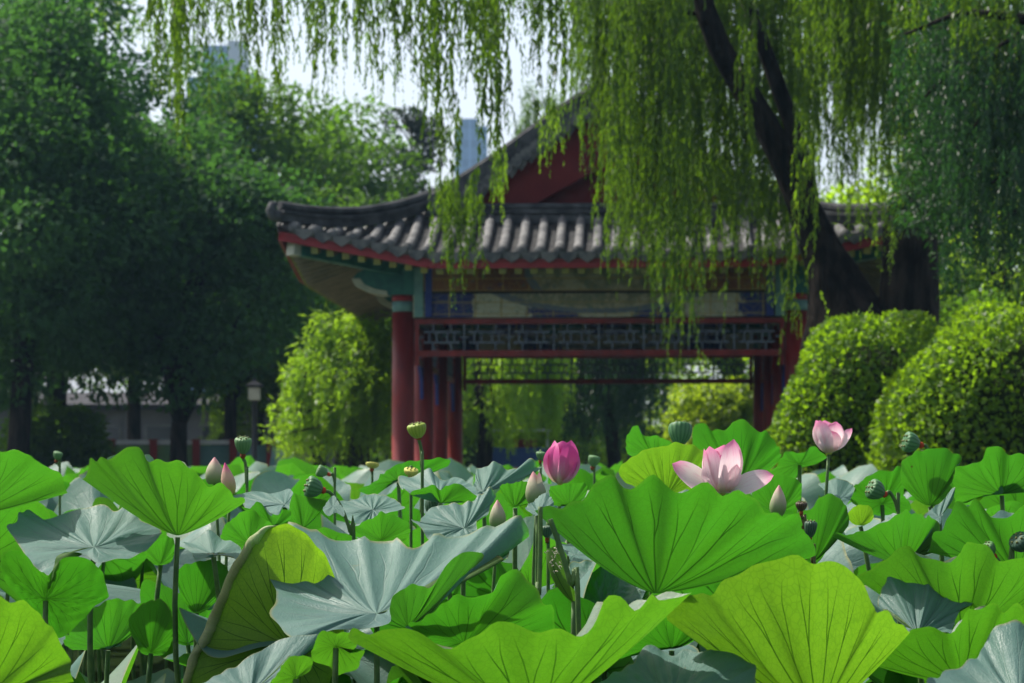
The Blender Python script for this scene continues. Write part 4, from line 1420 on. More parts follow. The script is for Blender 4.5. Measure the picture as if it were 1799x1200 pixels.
def smooth_noise(rs, n, lo, hi, amp):
    """periodic noise round the rim"""
    t = np.linspace(0, 2 * PI, n, endpoint=False)
    y = np.zeros(n)
    for k in range(lo, hi + 1):
        y += rs.normal() / math.sqrt(k) * np.cos(k * t + rs.random() * 6.28)
    return amp * y / (np.abs(y).max() + 1e-6)


def blade_mesh(rim, ctr, seed, p=1.25, pleat=None, ruffle=0.008, wave=0.012, roll=0.0, nt=132, nr=17, sag=0.0, crinkle=0.0):
    """rim: closed 3-D outline (k,3), ctr: where the stalk joins. Top side is the side that faces up."""
    rs = np.random.RandomState(seed)
    sp = catmull(rim, 600)
    seg = np.linalg.norm(np.roll(sp, -1, axis=0) - sp, axis=1)
    s = np.concatenate([[0], np.cumsum(seg)])
    q = np.linspace(0, s[-1], nt, endpoint=False)
    sp2 = np.vstack([sp, sp[:1]])
    R = np.stack([np.interp(q, s, sp2[:, i]) for i in range(3)], 1)
    ctr = np.asarray(ctr)
    # area in plan decides the turning sense, so that faces look up
    d = R - ctr
    area = np.sum(d[:, 0] * np.roll(d[:, 1], -1) - d[:, 1] * np.roll(d[:, 0], -1))
    if area < 0:
        R = R[::-1]; d = R - ctr
    size = np.mean(np.linalg.norm(d, axis=1))
    th = np.linspace(0, 2 * PI, nt, endpoint=False)
    pleat = size * .0025 if pleat is None else pleat * .45
    wave = min(wave, size * .05); ruffle = min(ruffle, size * .035)
    # a rough normal of the whole leaf
    nrm = np.cross(d, np.roll(d, -1, axis=0)).sum(0)
    nrm /= np.linalg.norm(nrm) + 1e-9
    ruf = smooth_noise(rs, nt, 7, 26, ruffle)
    wav = smooth_noise(rs, nt, 2, 7, wave)
    wav2 = smooth_noise(rs, nt, 3, 9, wave)
    rr = np.concatenate([[0.012], np.linspace(0.05, 1, nr)])
    NV = 21
    pirr = pleat * (0.55 + .45 * smooth_noise(rs, nt, 1, 9, 1.0))
    pph = smooth_noise(rs, nt, 1, 6, 1.1)
    verts, uvs = [], []
    dirs = d / (np.linalg.norm(d, axis=1, keepdims=True) + 1e-9)
    cr = rs.random((6, 3)) * 6.28
    for r in rr:
        base = ctr + d * r
        base[:, 2] = ctr[2] + d[:, 2] * (r ** p)
        off = pirr * np.cos(NV * th + pph) * (math.sin(PI * min(1, r * 0.97)) ** 0.7) + wav * r * r + wav2 * math.sin(PI * r) * .8 + ruf * r ** 5
        off = off - sag * size * math.sin(PI * r)
        if crinkle:
            off = off + crinkle * (np.sin(11 * th + cr[0, 0] + 9 * r) * np.sin(17 * r + cr[0, 1] + 3 * th) + .6 * np.sin(23 * th - 8 * r + cr[1, 0]) * np.sin(29 * r + cr[1, 1])) * min(1, r * 2)
        base = base + nrm * off[:, None]
        base = base + dirs * (ruf * r ** 6 * .7)[:, None]
        verts.append(base)
        uvs.append(np.stack([np.arange(nt) / nt, np.full(nt, r)], 1))
    if roll > 0:                            # the left margin rolls over towards the underside
        last = verts[-1]
        wgt = np.clip((-.02 - d[:, 0]) / .07, 0, 1); wgt = wgt * wgt * (3 - 2 * wgt)
        crum = 1 + .10 * smooth_noise(rs, nt, 3, 12, 1.0) + .10 * smooth_noise(rs, nt, 20, 80, 1.0)
        for a in (0.5, 1.0, 1.6, 2.2, 2.8, 3.5):
            k_ = (roll * wgt * crum)[:, None]
            ring = last - dirs * (k_ * (1 - math.cos(a))) - nrm * (k_ * math.sin(a))
            ring = ring + rs.normal(size=(nt, 3)) * (k_ * .07)
            verts.append(ring); uvs.append(np.stack([np.arange(nt) / nt, np.full(nt, 0.99)], 1))
    n_r = len(verts)
    # duplicate the first column so that the polar UV has a seam
    V = np.concatenate([np.concatenate([v, v[:1]]) for v in verts])
    U = np.concatenate([np.concatenate([u, [[1.0, u[0, 1]]]]) for u in uvs])
    w = nt + 1
    faces = []
    for i in range(n_r - 1):
        for k in range(nt):
            faces.append((i * w + k, (i + 1) * w + k, (i + 1) * w + k + 1, i * w + k + 1))
    return V, faces, U


def stalk_obj(parent, top, foot, r=0.0065, name="stalk", mat=None, bend=0.03, seed=0):
    rs_ = random.Random(seed)
    top, foot = Vector(top), Vector(foot)
    m1 = foot.lerp(top, .4) + Vector((rs_.uniform(-bend, bend), rs_.uniform(-bend, bend), 0))
    m2 = foot.lerp(top, .8) + Vector((rs_.uniform(-bend, bend) * .5, rs_.uniform(-bend, bend) * .5, 0))
    pts = catmull([foot, m1, m2, top], 10, False)
    b_ = MB(); b_.tube(pts, [r * 1.25 - .4 * r * i / 9 for i in range(10)], 8)
    return b_.build(name, mat or M['stalk'], parent, True)


def lotus_leaf(kind, Y, label, ctr, pts, yellow=0.0, d=None, cdy=0.0, stalk=True, seed=None, **kw):
    """kind T: its upper side is turned to the lens; U: its underside; B: a bowl whose near wall is seen from below,
    pts then run along the near rim from left to right and the far rim closes behind"""
    seed = seed if seed is not None else int(abs(pts[0][0]) * 7 + abs(pts[0][1]))
    rs = np.random.RandomState(seed % 100000)
    pts = [tuple(q) for q in pts]
    xs = [q[0] for q in pts]
    half = (max(xs) - min(xs)) / 2 / FOC * Y
    d = d if d is not None else (min(0.38, half * 1.2) if kind == 'T' else min(0.30, half * 0.85))
    cx, cy_ = ctr if ctr else (sum(xs) / len(xs), sum(q[1] for q in pts) / len(pts))
    rim = []
    if kind == 'B':
        n = len(pts)
        for i, q in enumerate(pts):
            t = (q[0] - pts[0][0]) / (pts[-1][0] - pts[0][0])
            t = min(1, max(0, t))
            rim.append(P(q[0], q[1], Y - d * math.sin(PI * t) ** .8))
        for i in range(n - 2, 0, -1):
            q = pts[i]
            t = min(1, max(0, (q[0] - pts[0][0]) / (pts[-1][0] - pts[0][0])))
            if i % 2 and n > 8: continue
            f = math.sin(PI * t)
            rim.append(P(cx + (q[0] - cx) * .88, q[1] + (cy_ - q[1]) * (.02 + .07 * rs.random()), Y + d * .9 * f + .01))
        C = P(cx, cy_, Y + cdy)
    else:
        ylo, yhi = min(q[1] for q in pts), max(q[1] for q in pts)
        mid, h = cy_, max(yhi - ylo, 1) / 2
        s = 1.0 if kind == 'T' else -1.0
        for q in pts:
            rim.append(P(q[0], q[1], Y + s * d * max(-1.15, min(1.15, (mid - q[1]) / h))))
        C = P(cx, cy_, Y + cdy)
    V, F, U = blade_mesh(rim, C, seed % 100000, **kw)
    foot = Vector((C.x + rs.normal() * .05, C.y + abs(rs.normal()) * .06 + .02, -0.02))
    t = thing("lotus_leaf", label, "lotus leaf", foot, 0, GL)
    me = mesh_py("leaf_blade", V - np.array(foot), F, True, U)
    o = link("blade", me, M['lotus'], t)
    o["yellowing"] = float(yellow)
    if stalk:
        stalk_obj(t, C - foot + Vector((0, 0, -.004)), (0, 0, 0), .0068, seed=seed)
    return t


LEAVES = [
 # ---------------- undersides lit through, seen as fans (near wall of a bowl)
 ('B', 5.6, "bright green fan of a leaf at left, scalloped rim above a blue-green leaf", (312, 941), [(137,832),(150,845),(158,815),(169,804),(178,797),(195,801),(212,790),(234,786),(249,797),(262,812),(281,808),(300,806),(318,810),(332,819),(341,826),(350,842),(360,851),(377,850),(394,851),(401,866),(414,874),(428,888)], dict(yellow=.08)),
 ('B', 5.8, "green leaf cut by the left picture edge, level with the two pale buds", (-50, 905), [(-210,870),(-150,810),(-90,790),(-40,788),(0,786),(20,782),(37,784),(51,791),(60,806),(81,812),(94,824),(112,840),(118,868)], dict(yellow=.05)),
 ('T', 5.5, "blue-green dish leaf at left with a dark fold, below the scalloped fan leaf", (165, 962), [(10,924),(26,919),(38,903),(49,892),(62,902),(75,906),(105,902),(135,896),(169,891),(187,894),(205,900),(225,893),(240,902),(249,915),(270,917),(285,929),(275,948),(262,960),(240,971),(215,980),(202,982),(172,990),(150,979),(112,977),(98,990),(86,1009),(72,997),(52,984),(38,968),(24,945)], dict(pleat=.007)),
 ('U', 5.2, "cupped green leaf of two lobes at the left edge", (80, 1052), [(6,971),(34,966),(56,990),(79,1013),(90,1009),(100,990),(116,975),(146,979),(162,990),(176,1001),(184,1020),(192,1046),(178,1058),(165,1067),(150,1085),(135,1099),(105,1121),(92,1110),(82,1089),(49,1063),(15,1027),(2,1000)], dict(crinkle=.003, p=1.3, d=.10)),
 ('B', 4.75, "large bright leaf in the bottom left corner with a notched right edge", (-40, 1235), [(-220,1160),(-170,1080),(-110,1045),(-50,1036),(0,1042),(30,1057),(52,1069),(66,1078),(79,1091),(90,1108),(93,1121),(116,1131),(126,1151),(123,1174),(129,1195)], dict(yellow=.32)),
 ('U', 5.5, "yellowing leaf with a rolled beige margin, leaning left of the big blue leaf", (512, 1135), [(318,1215),(330,1165),(345,1130),(366,1088),(386,1040),(402,1005),(418,975),(431,956),(444,940),(470,924),(492,918),(512,922),(560,960),(600,1050),(600,1140),(560,1220),(440,1275),(345,1262)], dict(yellow=.66, roll=.012, d=.05, ruffle=.005, nt=200)),
 ('T', 5.25, "largest blue-green leaf, a deep wrinkled bowl with spiky far rim", (662, 1078), [(507,918),(527,925),(543,930),(553,925),(587,947),(620,947),(640,937),(653,947),(690,949),(696,944),(720,965),(750,953),(767,937),(783,947),(820,945),(853,924),(873,930),(900,915),(914,905),(930,930),(927,944),(909,946),(898,958),(889,984),(873,977),(851,980),(823,972),(783,993),(776,1013),(760,1030),(723,1040),(690,1070),(682,1097),(633,1104),(590,1110),(550,1120),(513,1126),(487,1097),(474,1080),(487,1047),(476,1017),(467,1003),(477,980),(480,962),(495,940)], dict(pleat=.010, wave=.008, ruffle=.005, d=.36, p=1.5)),
 ('U', 5.0, "small green lobe folded over the near right rim of the big blue leaf", (717, 1100), [(684,1070),(693,1046),(723,1025),(740,1029),(760,1030),(783,995),(800,978),(823,968),(850,976),(835,995),(805,1020),(775,1055),(745,1090),(718,1100),(692,1093)], dict(d=.04, stalk=False)),
 ('T', 4.8, "long blue-green strip of a leaf at the bottom, left of centre", (440, 1215), [(330,1215),(370,1190),(400,1175),(450,1150),(480,1133),(510,1120),(545,1112),(562,1112),(552,1135),(530,1150),(505,1158),(498,1175),(480,1200),(465,1235),(400,1260)], dict(pleat=.004)),
 ('U', 4.85, "green drooping leaf flap at the bottom between blue strip and wide leaf", (590, 1135), [(548,1158),(553,1130),(562,1113),(590,1110),(615,1112),(628,1130),(614,1148),(640,1142),(634,1158),(628,1175),(608,1180),(590,1186),(578,1172)], dict(d=.05, yellow=.15)),
 ('U', 4.7, "green leaf hanging at the bottom edge below the blue strip", (520, 1190), [(470,1210),(486,1185),(505,1158),(528,1152),(548,1158),(545,1176),(524,1190),(512,1215),(490,1240)], dict(d=.05, yellow=.15)),
 ('B', 4.62, "wide sagging leaf along the bottom centre with a long curved rim", (935, 1262), [(612,1118),(616,1100),(650,1110),(690,1107),(712,1108),(733,1117),(758,1128),(782,1132),(810,1127),(836,1115),(865,1097),(888,1101),(912,1107),(945,1115),(968,1113),(990,1111),(1012,1113),(1035,1104),(1047,1088),(1054,1066),(1063,1045),(1080,1049),(1100,1055),(1117,1060),(1134,1048),(1147,1031),(1162,1046),(1185,1055),(1215,1050)], dict(yellow=.22, d=.22)),
 ('T', 4.5, "pale blue-green leaf at the bottom edge right of centre", (1180, 1228), [(1030,1222),(1060,1200),(1085,1183),(1110,1165),(1128,1142),(1150,1132),(1166,1138),(1181,1146),(1200,1137),(1215,1140),(1240,1148),(1262,1143),(1290,1153),(1322,1166),(1327,1185),(1322,1215),(1290,1260),(1180,1290),(1080,1260)], dict(pleat=.006, crinkle=.002)),
 ('B', 4.7, "big yellow-green fan leaf at lower right with a pale burnt notch", (1438, 1256), [(1172,1090),(1176,1072),(1184,1062),(1204,1053),(1229,1035),(1251,1044),(1269,1032),(1294,1014),(1320,999),(1336,995),(1352,990),(1381,981),(1403,981),(1424,990),(1444,986),(1460,989),(1475,996),(1496,1008),(1522,1028),(1538,1050),(1541,1070),(1565,1075),(1590,1093),(1600,1109)], dict(yellow=.45, d=.24)),
 ('B', 5.4, "largest bright green fan leaf, in front of the open pink flower", (1152, 1043), [(941,903),(962,899),(984,893),(1008,881),(1030,868),(1050,851),(1063,838),(1077,833),(1090,849),(1103,851),(1123,847),(1146,837),(1157,841),(1174,856),(1188,865),(1206,863),(1219,859),(1239,859),(1259,867),(1272,869),(1290,862),(1304,857),(1323,863),(1332,877),(1343,896),(1361,900),(1375,909),(1390,901),(1406,909),(1415,938),(1422,950),(1430,985)], dict(d=.26)),
 ('U', 6.6, "tall green leaf standing right behind the open pink flower", (1300, 845), [(1217,765),(1228,746),(1240,747),(1250,757),(1265,758),(1282,748),(1288,738),(1306,736),(1318,742),(1328,755),(1338,760),(1345,757),(1355,765),(1362,775),(1370,790),(1371,806),(1360,820),(1340,838),(1300,858),(1250,850),(1222,810)], dict(d=.12)),
 ('U', 6.2, "yellow-green rounded leaf left behind the open pink flower", (1170, 868), [(1087,830),(1100,808),(1125,794),(1150,785),(1180,780),(1205,783),(1225,788),(1240,798),(1243,840),(1220,865),(1175,880),(1110,855)], dict(d=.10, yellow=.45, pleat=.006)),
 ('U', 6.85, "green leaf with a ragged fold left of the round striped pod", (1150, 800), [(1100,772),(1107,757),(1120,746),(1126,758),(1135,767),(1150,765),(1165,772),(1178,778),(1192,792),(1165,806),(1130,808),(1104,800)], dict(d=.08)),
 ('U', 7.1, "green leaf below the pale pink flower at right", (1405, 815), [(1352,835),(1366,815),(1375,800),(1385,792),(1400,795),(1415,795),(1425,786),(1440,792),(1453,803),(1432,815),(1410,820),(1398,840),(1372,848)], dict(d=.10)),
 ('U', 6.6, "upright green leaf split by a bent pod stalk at right", (1634, 888), [(1583,830),(1585,812),(1600,800),(1613,790),(1627,788),(1655,788),(1674,795),(1690,802),(1682,818),(1676,837),(1674,865),(1655,884),(1634,890),(1604,873),(1585,852)], dict(d=.10)),
 ('U', 6.3, "broad green leaf at the right edge in front of the shrub", (1760, 868), [(1676,842),(1678,828),(1684,818),(1705,817),(1719,812),(1728,803),(1735,791),(1748,783),(1760,787),(1772,796),(1799,800),(1840,805),(1865,835),(1830,860),(1799,856),(1770,848),(1740,866),(1705,880),(1678,880)], dict(d=.14)),
 ('U', 7.0, "green leaf with a wavy tip left of the split upright leaf", (1550, 885), [(1495,870),(1515,842),(1540,832),(1555,824),(1566,826),(1577,818),(1592,826),(1588,868),(1600,895),(1550,905),(1505,890)], dict(d=.10)),
 ('B', 5.9, "veined green leaf with a dark crease below the bent pods at right", (1585, 992), [(1464,945),(1483,939),(1502,935),(1520,930),(1543,916),(1560,909),(1576,904),(1592,898),(1604,907),(1623,908),(1641,914),(1651,921),(1646,942),(1640,965)], dict(d=.18)),
 ('B', 5.8, "broad smooth green leaf at the right edge under the strip of blue leaf", (1785, 1005), [(1630,968),(1644,940),(1660,918),(1667,900),(1676,890),(1690,888),(1704,893),(1714,886),(1730,892),(1744,900),(1777,897),(1800,884),(1835,882),(1880,915),(1920,960)], dict(d=.2)),
 ('B', 5.3, "folded green leaf with two humps behind the pleated blue leaf at right", (1690, 1118), [(1500,1012),(1520,1001),(1536,996),(1558,974),(1580,960),(1597,951),(1612,967),(1630,972),(1662,978),(1678,974),(1688,970),(1702,954),(1724,954),(1742,974),(1760,990),(1799,990),(1850,980),(1910,1020)], dict(d=.2, yellow=.1)),
 ('T', 5.1, "pleated pale blue leaf between green leaves at the lower right", (1612, 1114), [(1543,1064),(1547,1039),(1556,1024),(1565,1010),(1594,1016),(1619,1014),(1632,1004),(1644,996),(1658,1002),(1670,1007),(1684,1016),(1695,1025),(1709,1057),(1700,1066),(1688,1072),(1677,1093),(1670,1115),(1644,1110),(1615,1118),(1595,1108),(1583,1084),(1561,1073)], dict(pleat=.008, p=1.1)),
 ('B', 4.9, "dark green leaf sweeping to the right edge beneath the pleated blue leaf", (1690, 1200), [(1509,1162),(1515,1142),(1525,1132),(1545,1124),(1565,1118),(1612,1111),(1641,1109),(1673,1114),(1686,1090),(1698,1066),(1713,1064),(1752,1064),(1763,1075),(1799,1072),(1860,1082),(1910,1130)], dict(d=.18, yellow=.12)),
 ('T', 4.5, "smooth grey-blue leaf filling the bottom right corner", (1790, 1232), [(1631,1210),(1650,1185),(1670,1176),(1691,1169),(1716,1154),(1726,1140),(1734,1126),(1749,1101),(1770,1097),(1799,1100),(1860,1110),(1910,1180),(1860,1255),(1700,1270)], dict(pleat=.003)),
 # ---------------- middle band
 ('T', 6.0, "wrinkled blue leaf in the middle, behind the spiky rim of the big bowl", (815, 928), [(722,914),(736,917),(745,903),(754,891),(772,888),(792,885),(824,883),(842,872),(862,858),(871,876),(862,887),(858,901),(848,910),(837,917),(836,938),(815,947),(781,945),(754,948),(740,930)], dict(pleat=.007)),
 ('T', 6.6, "blue leaf with a drooping green front rim below the yellow pod", (772, 866), [(700,847),(707,833),(720,836),(732,833),(754,824),(763,836),(781,845),(801,838),(833,854),(836,867),(824,862),(810,857),(786,860),(768,866),(745,860),(720,868)], dict(pleat=.005)),
 ('U', 6.45, "green hanging rim below the blue leaf under the yellow pod", (775, 884), [(720,868),(745,855),(763,852),(772,861),(788,853),(810,853),(826,863),(838,872),(824,881),(797,879),(774,884),(760,868),(743,868)], dict(d=.05, stalk=False)),
 ('T', 6.8, "two-peaked blue leaf left of the magenta flower", (848, 864), [(833,866),(834,845),(837,827),(846,825),(855,822),(867,811),(878,813),(889,821),(907,822),(918,813),(930,805),(941,813),(944,822),(955,822),(939,833),(923,842),(906,845),(889,848),(867,856),(851,866)], dict(pleat=.006)),
 ('U', 6.1, "little green cup leaf left of the notched bud", (905, 890), [(878,856),(887,851),(909,847),(927,847),(932,869),(932,883),(905,889),(894,888)], dict(d=.05)),
 ('U', 6.2, "dark green leaf under the magenta flower", (1000, 888), [(966,857),(985,852),(1004,849),(1022,847),(1032,856),(1024,878),(990,886),(970,886)], dict(d=.06)),
 ('T', 5.8, "small blue leaf folded just below the notched bud", (945, 900), [(923,893),(933,884),(943,876),(961,866),(973,887),(955,899),(940,905)], dict(d=.06)),
 ('T', 6.2, "blue leaf with a frilled edge right of the pale buds", (500, 886), [(398,872),(419,868),(440,865),(459,862),(471,866),(490,864),(508,860),(515,870),(513,898),(499,893),(489,904),(473,900),(464,886),(452,879),(445,892),(431,893),(424,884)], dict(pleat=.004)),
 ('U', 6.1, "green frill hanging under the blue leaf right of the pale buds", (480, 925), [(425,892),(440,893),(450,882),(461,884),(471,903),(490,905),(500,895),(512,902),(506,917),(487,919),(471,924),(447,914)], dict(d=.05)),
 ('U', 6.15, "green leaf just below the ribbed drooping pod", (532, 928), [(508,895),(515,866),(525,870),(538,872),(550,876),(574,880),(562,900),(547,915),(530,931),(510,926)], dict(d=.06)),
 ('T', 6.4, "pale blue leaf right of the ribbed pod's bent stalk", (655, 896), [(590,884),(604,880),(618,879),(632,873),(648,868),(667,870),(690,875),(711,891),(700,899),(672,904),(653,913),(627,922),(611,914),(599,896)], dict(pleat=.006)),
 ('U', 6.2, "green leaf under the pale blue leaf right of the bent stalk", (670, 948), [(616,926),(634,918),(653,913),(667,900),(686,903),(704,911),(720,924),(714,947),(679,953),(644,950),(624,941)], dict(d=.08)),
 ('T', 6.0, "folded blue scrap of leaf on the bent pod stalk", (585, 890), [(567,895),(576,880),(586,871),(596,884),(604,893),(604,907),(590,901),(577,907)], dict(d=.04, stalk=False)),
 ('U', 7.6, "flat green leaf in front of the red column bases", (700, 845), [(630,862),(655,848),(672,833),(690,820),(712,812),(736,808),(760,806),(777,804),(789,808),(787,820),(759,828),(725,834),(702,838),(685,850),(660,868)], dict(d=.12)),
 ('U', 5.0, "big lit green leaf above the wide bottom leaf, left of two stalks", (815, 1130), [(718,1102),(735,1090),(752,1078),(775,1062),(800,1050),(835,1048),(865,1040),(880,1015),(895,1006),(908,1010),(922,1014),(934,1020),(944,1030),(952,1050),(968,1062),(974,1085),(965,1115),(880,1140),(780,1150)], dict(d=.14)),
 ('T', 5.85, "pale blue leaf tip right of the two dark stalks", (1010, 975), [(983,958),(1003,954),(1025,950),(1040,962),(1053,977),(1035,985),(1006,994),(998,976)], dict(d=.10)),
 ('T', 5.6, "shiny crinkled dark leaf below the largest fan leaf's left wing", (1055, 1060), [(1000,995),(1020,987),(1035,984),(1057,980),(1077,992),(1100,1015),(1128,1042),(1120,1062),(1085,1060),(1055,1072),(1022,1075),(1004,1035)], dict(crinkle=.003)),
 ('U', 4.95, "green leaf edge between wide bottom leaf and yellow-green fan", (1180, 1140), [(1085,1160),(1108,1115),(1140,1092),(1175,1078),(1200,1060),(1230,1045),(1262,1058),(1268,1080),(1240,1104),(1225,1122),(1165,1137),(1130,1140)], dict(d=.10)),
 ('U', 6.0, "green leaf behind the dark pods right of the largest fan leaf", (1430, 985), [(1390,910),(1404,898),(1420,894),(1434,880),(1448,870),(1465,872),(1482,882),(1492,920),(1472,942),(1456,962),(1432,992),(1408,982),(1398,940)], dict(d=.10)),
 ('U', 6.2, "green leaf right of the open pink flower, behind the pointed bud", (1365, 900), [(1322,872),(1328,847),(1348,836),(1375,832),(1395,841),(1408,850),(1406,880),(1392,902),(1345,908)], dict(d=.08)),
 ('T', 6.85, "blue leaf at the foot of the pale pink flower's stalk", (1470, 880), [(1438,850),(1452,845),(1466,841),(1480,843),(1492,848),(1502,860),(1487,886),(1477,892),(1458,872)], dict(d=.10)),
 ('T', 6.1, "narrow blue leaf strip between green leaves at right", (1650, 908), [(1625,907),(1640,891),(1657,880),(1669,862),(1678,856),(1673,880),(1658,900),(1651,922),(1636,913)], dict(d=.08)),
 ('U', 6.3, "small round yellowish leaf beside the dark pods", (1512, 922), [(1489,905),(1497,892),(1515,887),(1530,892),(1535,908),(1526,919),(1505,923),(1493,916)], dict(d=.05, yellow=.5)),
 # ---------------- lower layer at the left
 ('T', 5.65, "sunlit blue scrap of leaf below the left fan leaf's stalk", (375, 975), [(322,951),(340,947),(365,935),(385,944),(410,955),(426,964),(419,981),(400,975),(380,972),(365,981),(345,986),(334,968)], dict(d=.14)),
 ('U', 5.9, "shaded green leaf between left fan leaf and rolled yellow leaf", (440, 955), [(388,952),(395,925),(415,905),(440,898),(470,913),(482,932),(455,948),(425,968)], dict(d=.10)),
 ('U', 5.9, "small lit leaf low behind the left fan leaf's stalk", (282, 990), [(256,978),(264,956),(285,945),(306,950),(302,985),(278,993)], dict(d=.06)),
 ('U', 5.9, "dim green leaf low among the stalks at left", (190, 1140), [(112,1130),(135,1095),(155,1075),(180,1060),(215,1054),(245,1058),(254,1075),(246,1100),(222,1122),(190,1132),(150,1145)], dict(d=.12)),
 ('U', 5.7, "dark round leaf low among the stalks at left", (265, 1145), [(226,1095),(240,1070),(262,1056),(284,1056),(302,1078),(304,1120),(285,1150),(248,1146)], dict(d=.08)),
 ('U', 6.2, "backlit leaf low between left stalks and rolled yellow leaf", (330, 1130), [(246,1032),(280,1025),(310,1036),(335,1052),(370,1072),(402,1050),(388,1095),(348,1132),(300,1124),(262,1102)], dict(d=.12)),
 ('U', 5.8, "drooping dark leaf low beside the rolled yellow leaf", (345, 1075), [(310,1010),(330,990),(360,985),(395,990),(400,1020),(380,1055),(345,1080),(320,1050)], dict(d=.10)),
]
for i, (k, Y, lab, c, pts, kw) in enumerate(LEAVES):
    lotus_leaf(k, Y, lab, c, pts, seed=1000 + i * 37, **kw)

# ---------------- filler leaves: a dozen shapes, copied with their stalks
FILL = []


def filler(seed, R, cup, waves, tilt, droop):
    rs = np.random.RandomState(seed)
    n = 14
    rim = []
    for k in range(n):
        a = 2 * PI * k / n
        r = R * (1 + .06 * rs.normal())
        z = R * cup + R * waves * math.sin(2 * a + seed) * .5 + R * waves * .4 * math.sin(3 * a + seed * 2) + R * .07 * rs.normal() - droop * R * max(0, math.cos(a - seed)) ** 2
        rim.append(Vector((r * math.cos(a), r * math.sin(a), z)))
    Rt = Matrix.Rotation(tilt, 4, Vector((math.cos(seed * 1.7), math.sin(seed * 1.7), 0)))
    rim = [Rt @ v for v in rim]
    V, F, U = blade_mesh(rim, (0, 0, 0), seed, pleat=R * .008, ruffle=R * .035, wave=R * .05, nt=84, nr=11, p=1.35)
    return mesh_py("leaf_blade", V, F, True, U)


for k in range(12):
    rs = np.random.RandomState(300 + k)
    FILL.append(filler(300 + k, .25, [.42, .30, .15, .36, .22, .05, .48, .28, .12, .38, .25, .18][k], .5 + .4 * rs.random(), [.15, .3, .5, .25, .42, .2, .12, .55, .35, .3, .22, .45][k], [.0, .4, .7, .2, .5, .9, 0, .3, .6, .1, .5, .8][k]))
sm = MB(); sm.tube(catmull([(.05, .03, 0), (.035, .045, .4), (-.015, .02, .75), (0, 0, 1.0)], 8, False), [.0085, .008, .0078, .0075, .007, .0068, .0065, .006], 7)
STALK_ME = mesh_py("stalk_curve", sm.v, sm.f, True)
STALK_ME.materials.append(M['stalk'])


def put_leaf(c, k, size, rz, label, yellow):
    t = thing("lotus_leaf", label, "lotus leaf", (c.x, c.y, -0.02), rz, GL)
    o = link("blade", FILL[k], M['lotus'], t, (0, 0, c.z + .02))
    o.scale = (size, size, size)
    o["yellowing"] = yellow
    s = link("stalk", STALK_ME, None, t)
    s.scale = (3.2, 3.2, c.z + .018) if False else (1, 1, c.z + .018)
    return t


rs = np.random.RandomState(4242)
placed = []


FTOP = []
for me in FILL:
    a = np.zeros(len(me.vertices) * 3); me.vertices.foreach_get("co", a)
    FTOP.append(float(a.reshape(-1, 3)[:, 2].max()))


def try_leaf(px, top, Y, label, mind, size=None):
    """top: photo row that the highest rim of the leaf may reach"""
    k = int(rs.randint(12))
    size = size or (.72 + .5 * rs.random())
    c = P(px, top, Y)
    c.z -= FTOP[k] * size
    if c.z < .12: return False
    for q in placed:
        if (q - c).length < mind: return False
    placed.append(c)
    put_leaf(c, k, size, rs.random() * 6.28, label, float(max(0, rs.normal() * .12)))
    return True


n1 = 0
for k in range(1500):                         # gaps between the traced leaves, low and in shade
    if n1 >= 92: break
    px, top, Y = -120 + 2040 * rs.random(), 965 + 300 * rs.random(), 5.6 + 2.0 * rs.random()
    if px < 430 and top < 1075 and not (top > 975 and Y > 6.3 and rs.random() < .5): continue
    if try_leaf(px, top, Y, "shaded lotus leaf low under the larger front leaves", .20): n1 += 1
n2 = 0
for k in range(1500):
    if n2 >= 60: break
    Y = 6.8 + 2.6 * rs.random()
    px, top = -120 + 2040 * rs.random(), 868 + 70 * rs.random() - (Y - 6.8) * 10
    if 480 < px < 1500: top += 18
    if try_leaf(px, top, Y, "lotus leaf in the crowded second row behind the large front leaves", .20): n2 += 1
n3 = 0
for k in range(4000):
    if n3 >= 110: break
    Y = 9.0 + 9.5 * rs.random() ** 1.2
    px = -60 + 1920 * rs.random()
    if px > 1480 and Y > 15: continue
    top = 826 - 6 * min(1, (Y - 9) / 6) + 40 * rs.random() ** 1.3
    if try_leaf(px, top, Y, "small lotus leaf in the dense far carpet below pavilion and trees", .30): n3 += 1
# past some three hundred: the farthest leaves as one carpet
VV, FF, UU = [], [], []
off = 0
fm = []
for k in range(12):
    me = FILL[k]
    a = np.zeros(len(me.vertices) * 3); me.vertices.foreach_get("co", a)
    fm.append((a.reshape(-1, 3)))
pats = []
NTf, NRf = 85, 12
sel_r = [0, 3, 6, 9, 11]
sel_t = list(range(0, 84, 4)) + [84]
cnt = 0
for k in range(6000):
    if cnt > 640: break
    Y = 14 + 14.6 * rs.random()
    px = -80 + 1960 * rs.random()
    if cnt > 420:                             # the pond goes on to both sides of the picture
        Y = 7.5 + 20 * rs.random()
        px = -110 - 700 * rs.random() if rs.random() < .5 else 1910 + 600 * rs.random()
    if Y > 17.5 and px > 1330: continue
    k_ = int(rs.randint(12))
    c = P(px, 818 + 30 * rs.random() ** 1.4, Y)
    c.z -= FTOP[k_]
    v = fm[k_].reshape(NRf, NTf, 3)[np.ix_(sel_r, sel_t)].reshape(-1, 3)
    an, sc = rs.random() * 6.28, .8 + .5 * rs.random()
    Rz = np.array([[math.cos(an), -math.sin(an), 0], [math.sin(an), math.cos(an), 0], [0, 0, 1]])
    VV.append(v @ Rz.T * sc + np.array(c))
    w = len(sel_t)
    for i in range(len(sel_r) - 1):
        for j in range(w - 1):
            FF.append((off + i * w + j, off + (i + 1) * w + j, off + (i + 1) * w + j + 1, off + i * w + j + 1))
    UU.append(np.array([(t_ / 84, [0.012] + [0] * 0 and 0 or (0.012 if r_ == 0 else .05 + .95 * (r_ - 1) / 10)) for r_ in sel_r for t_ in sel_t]))
    off += len(v); cnt += 1
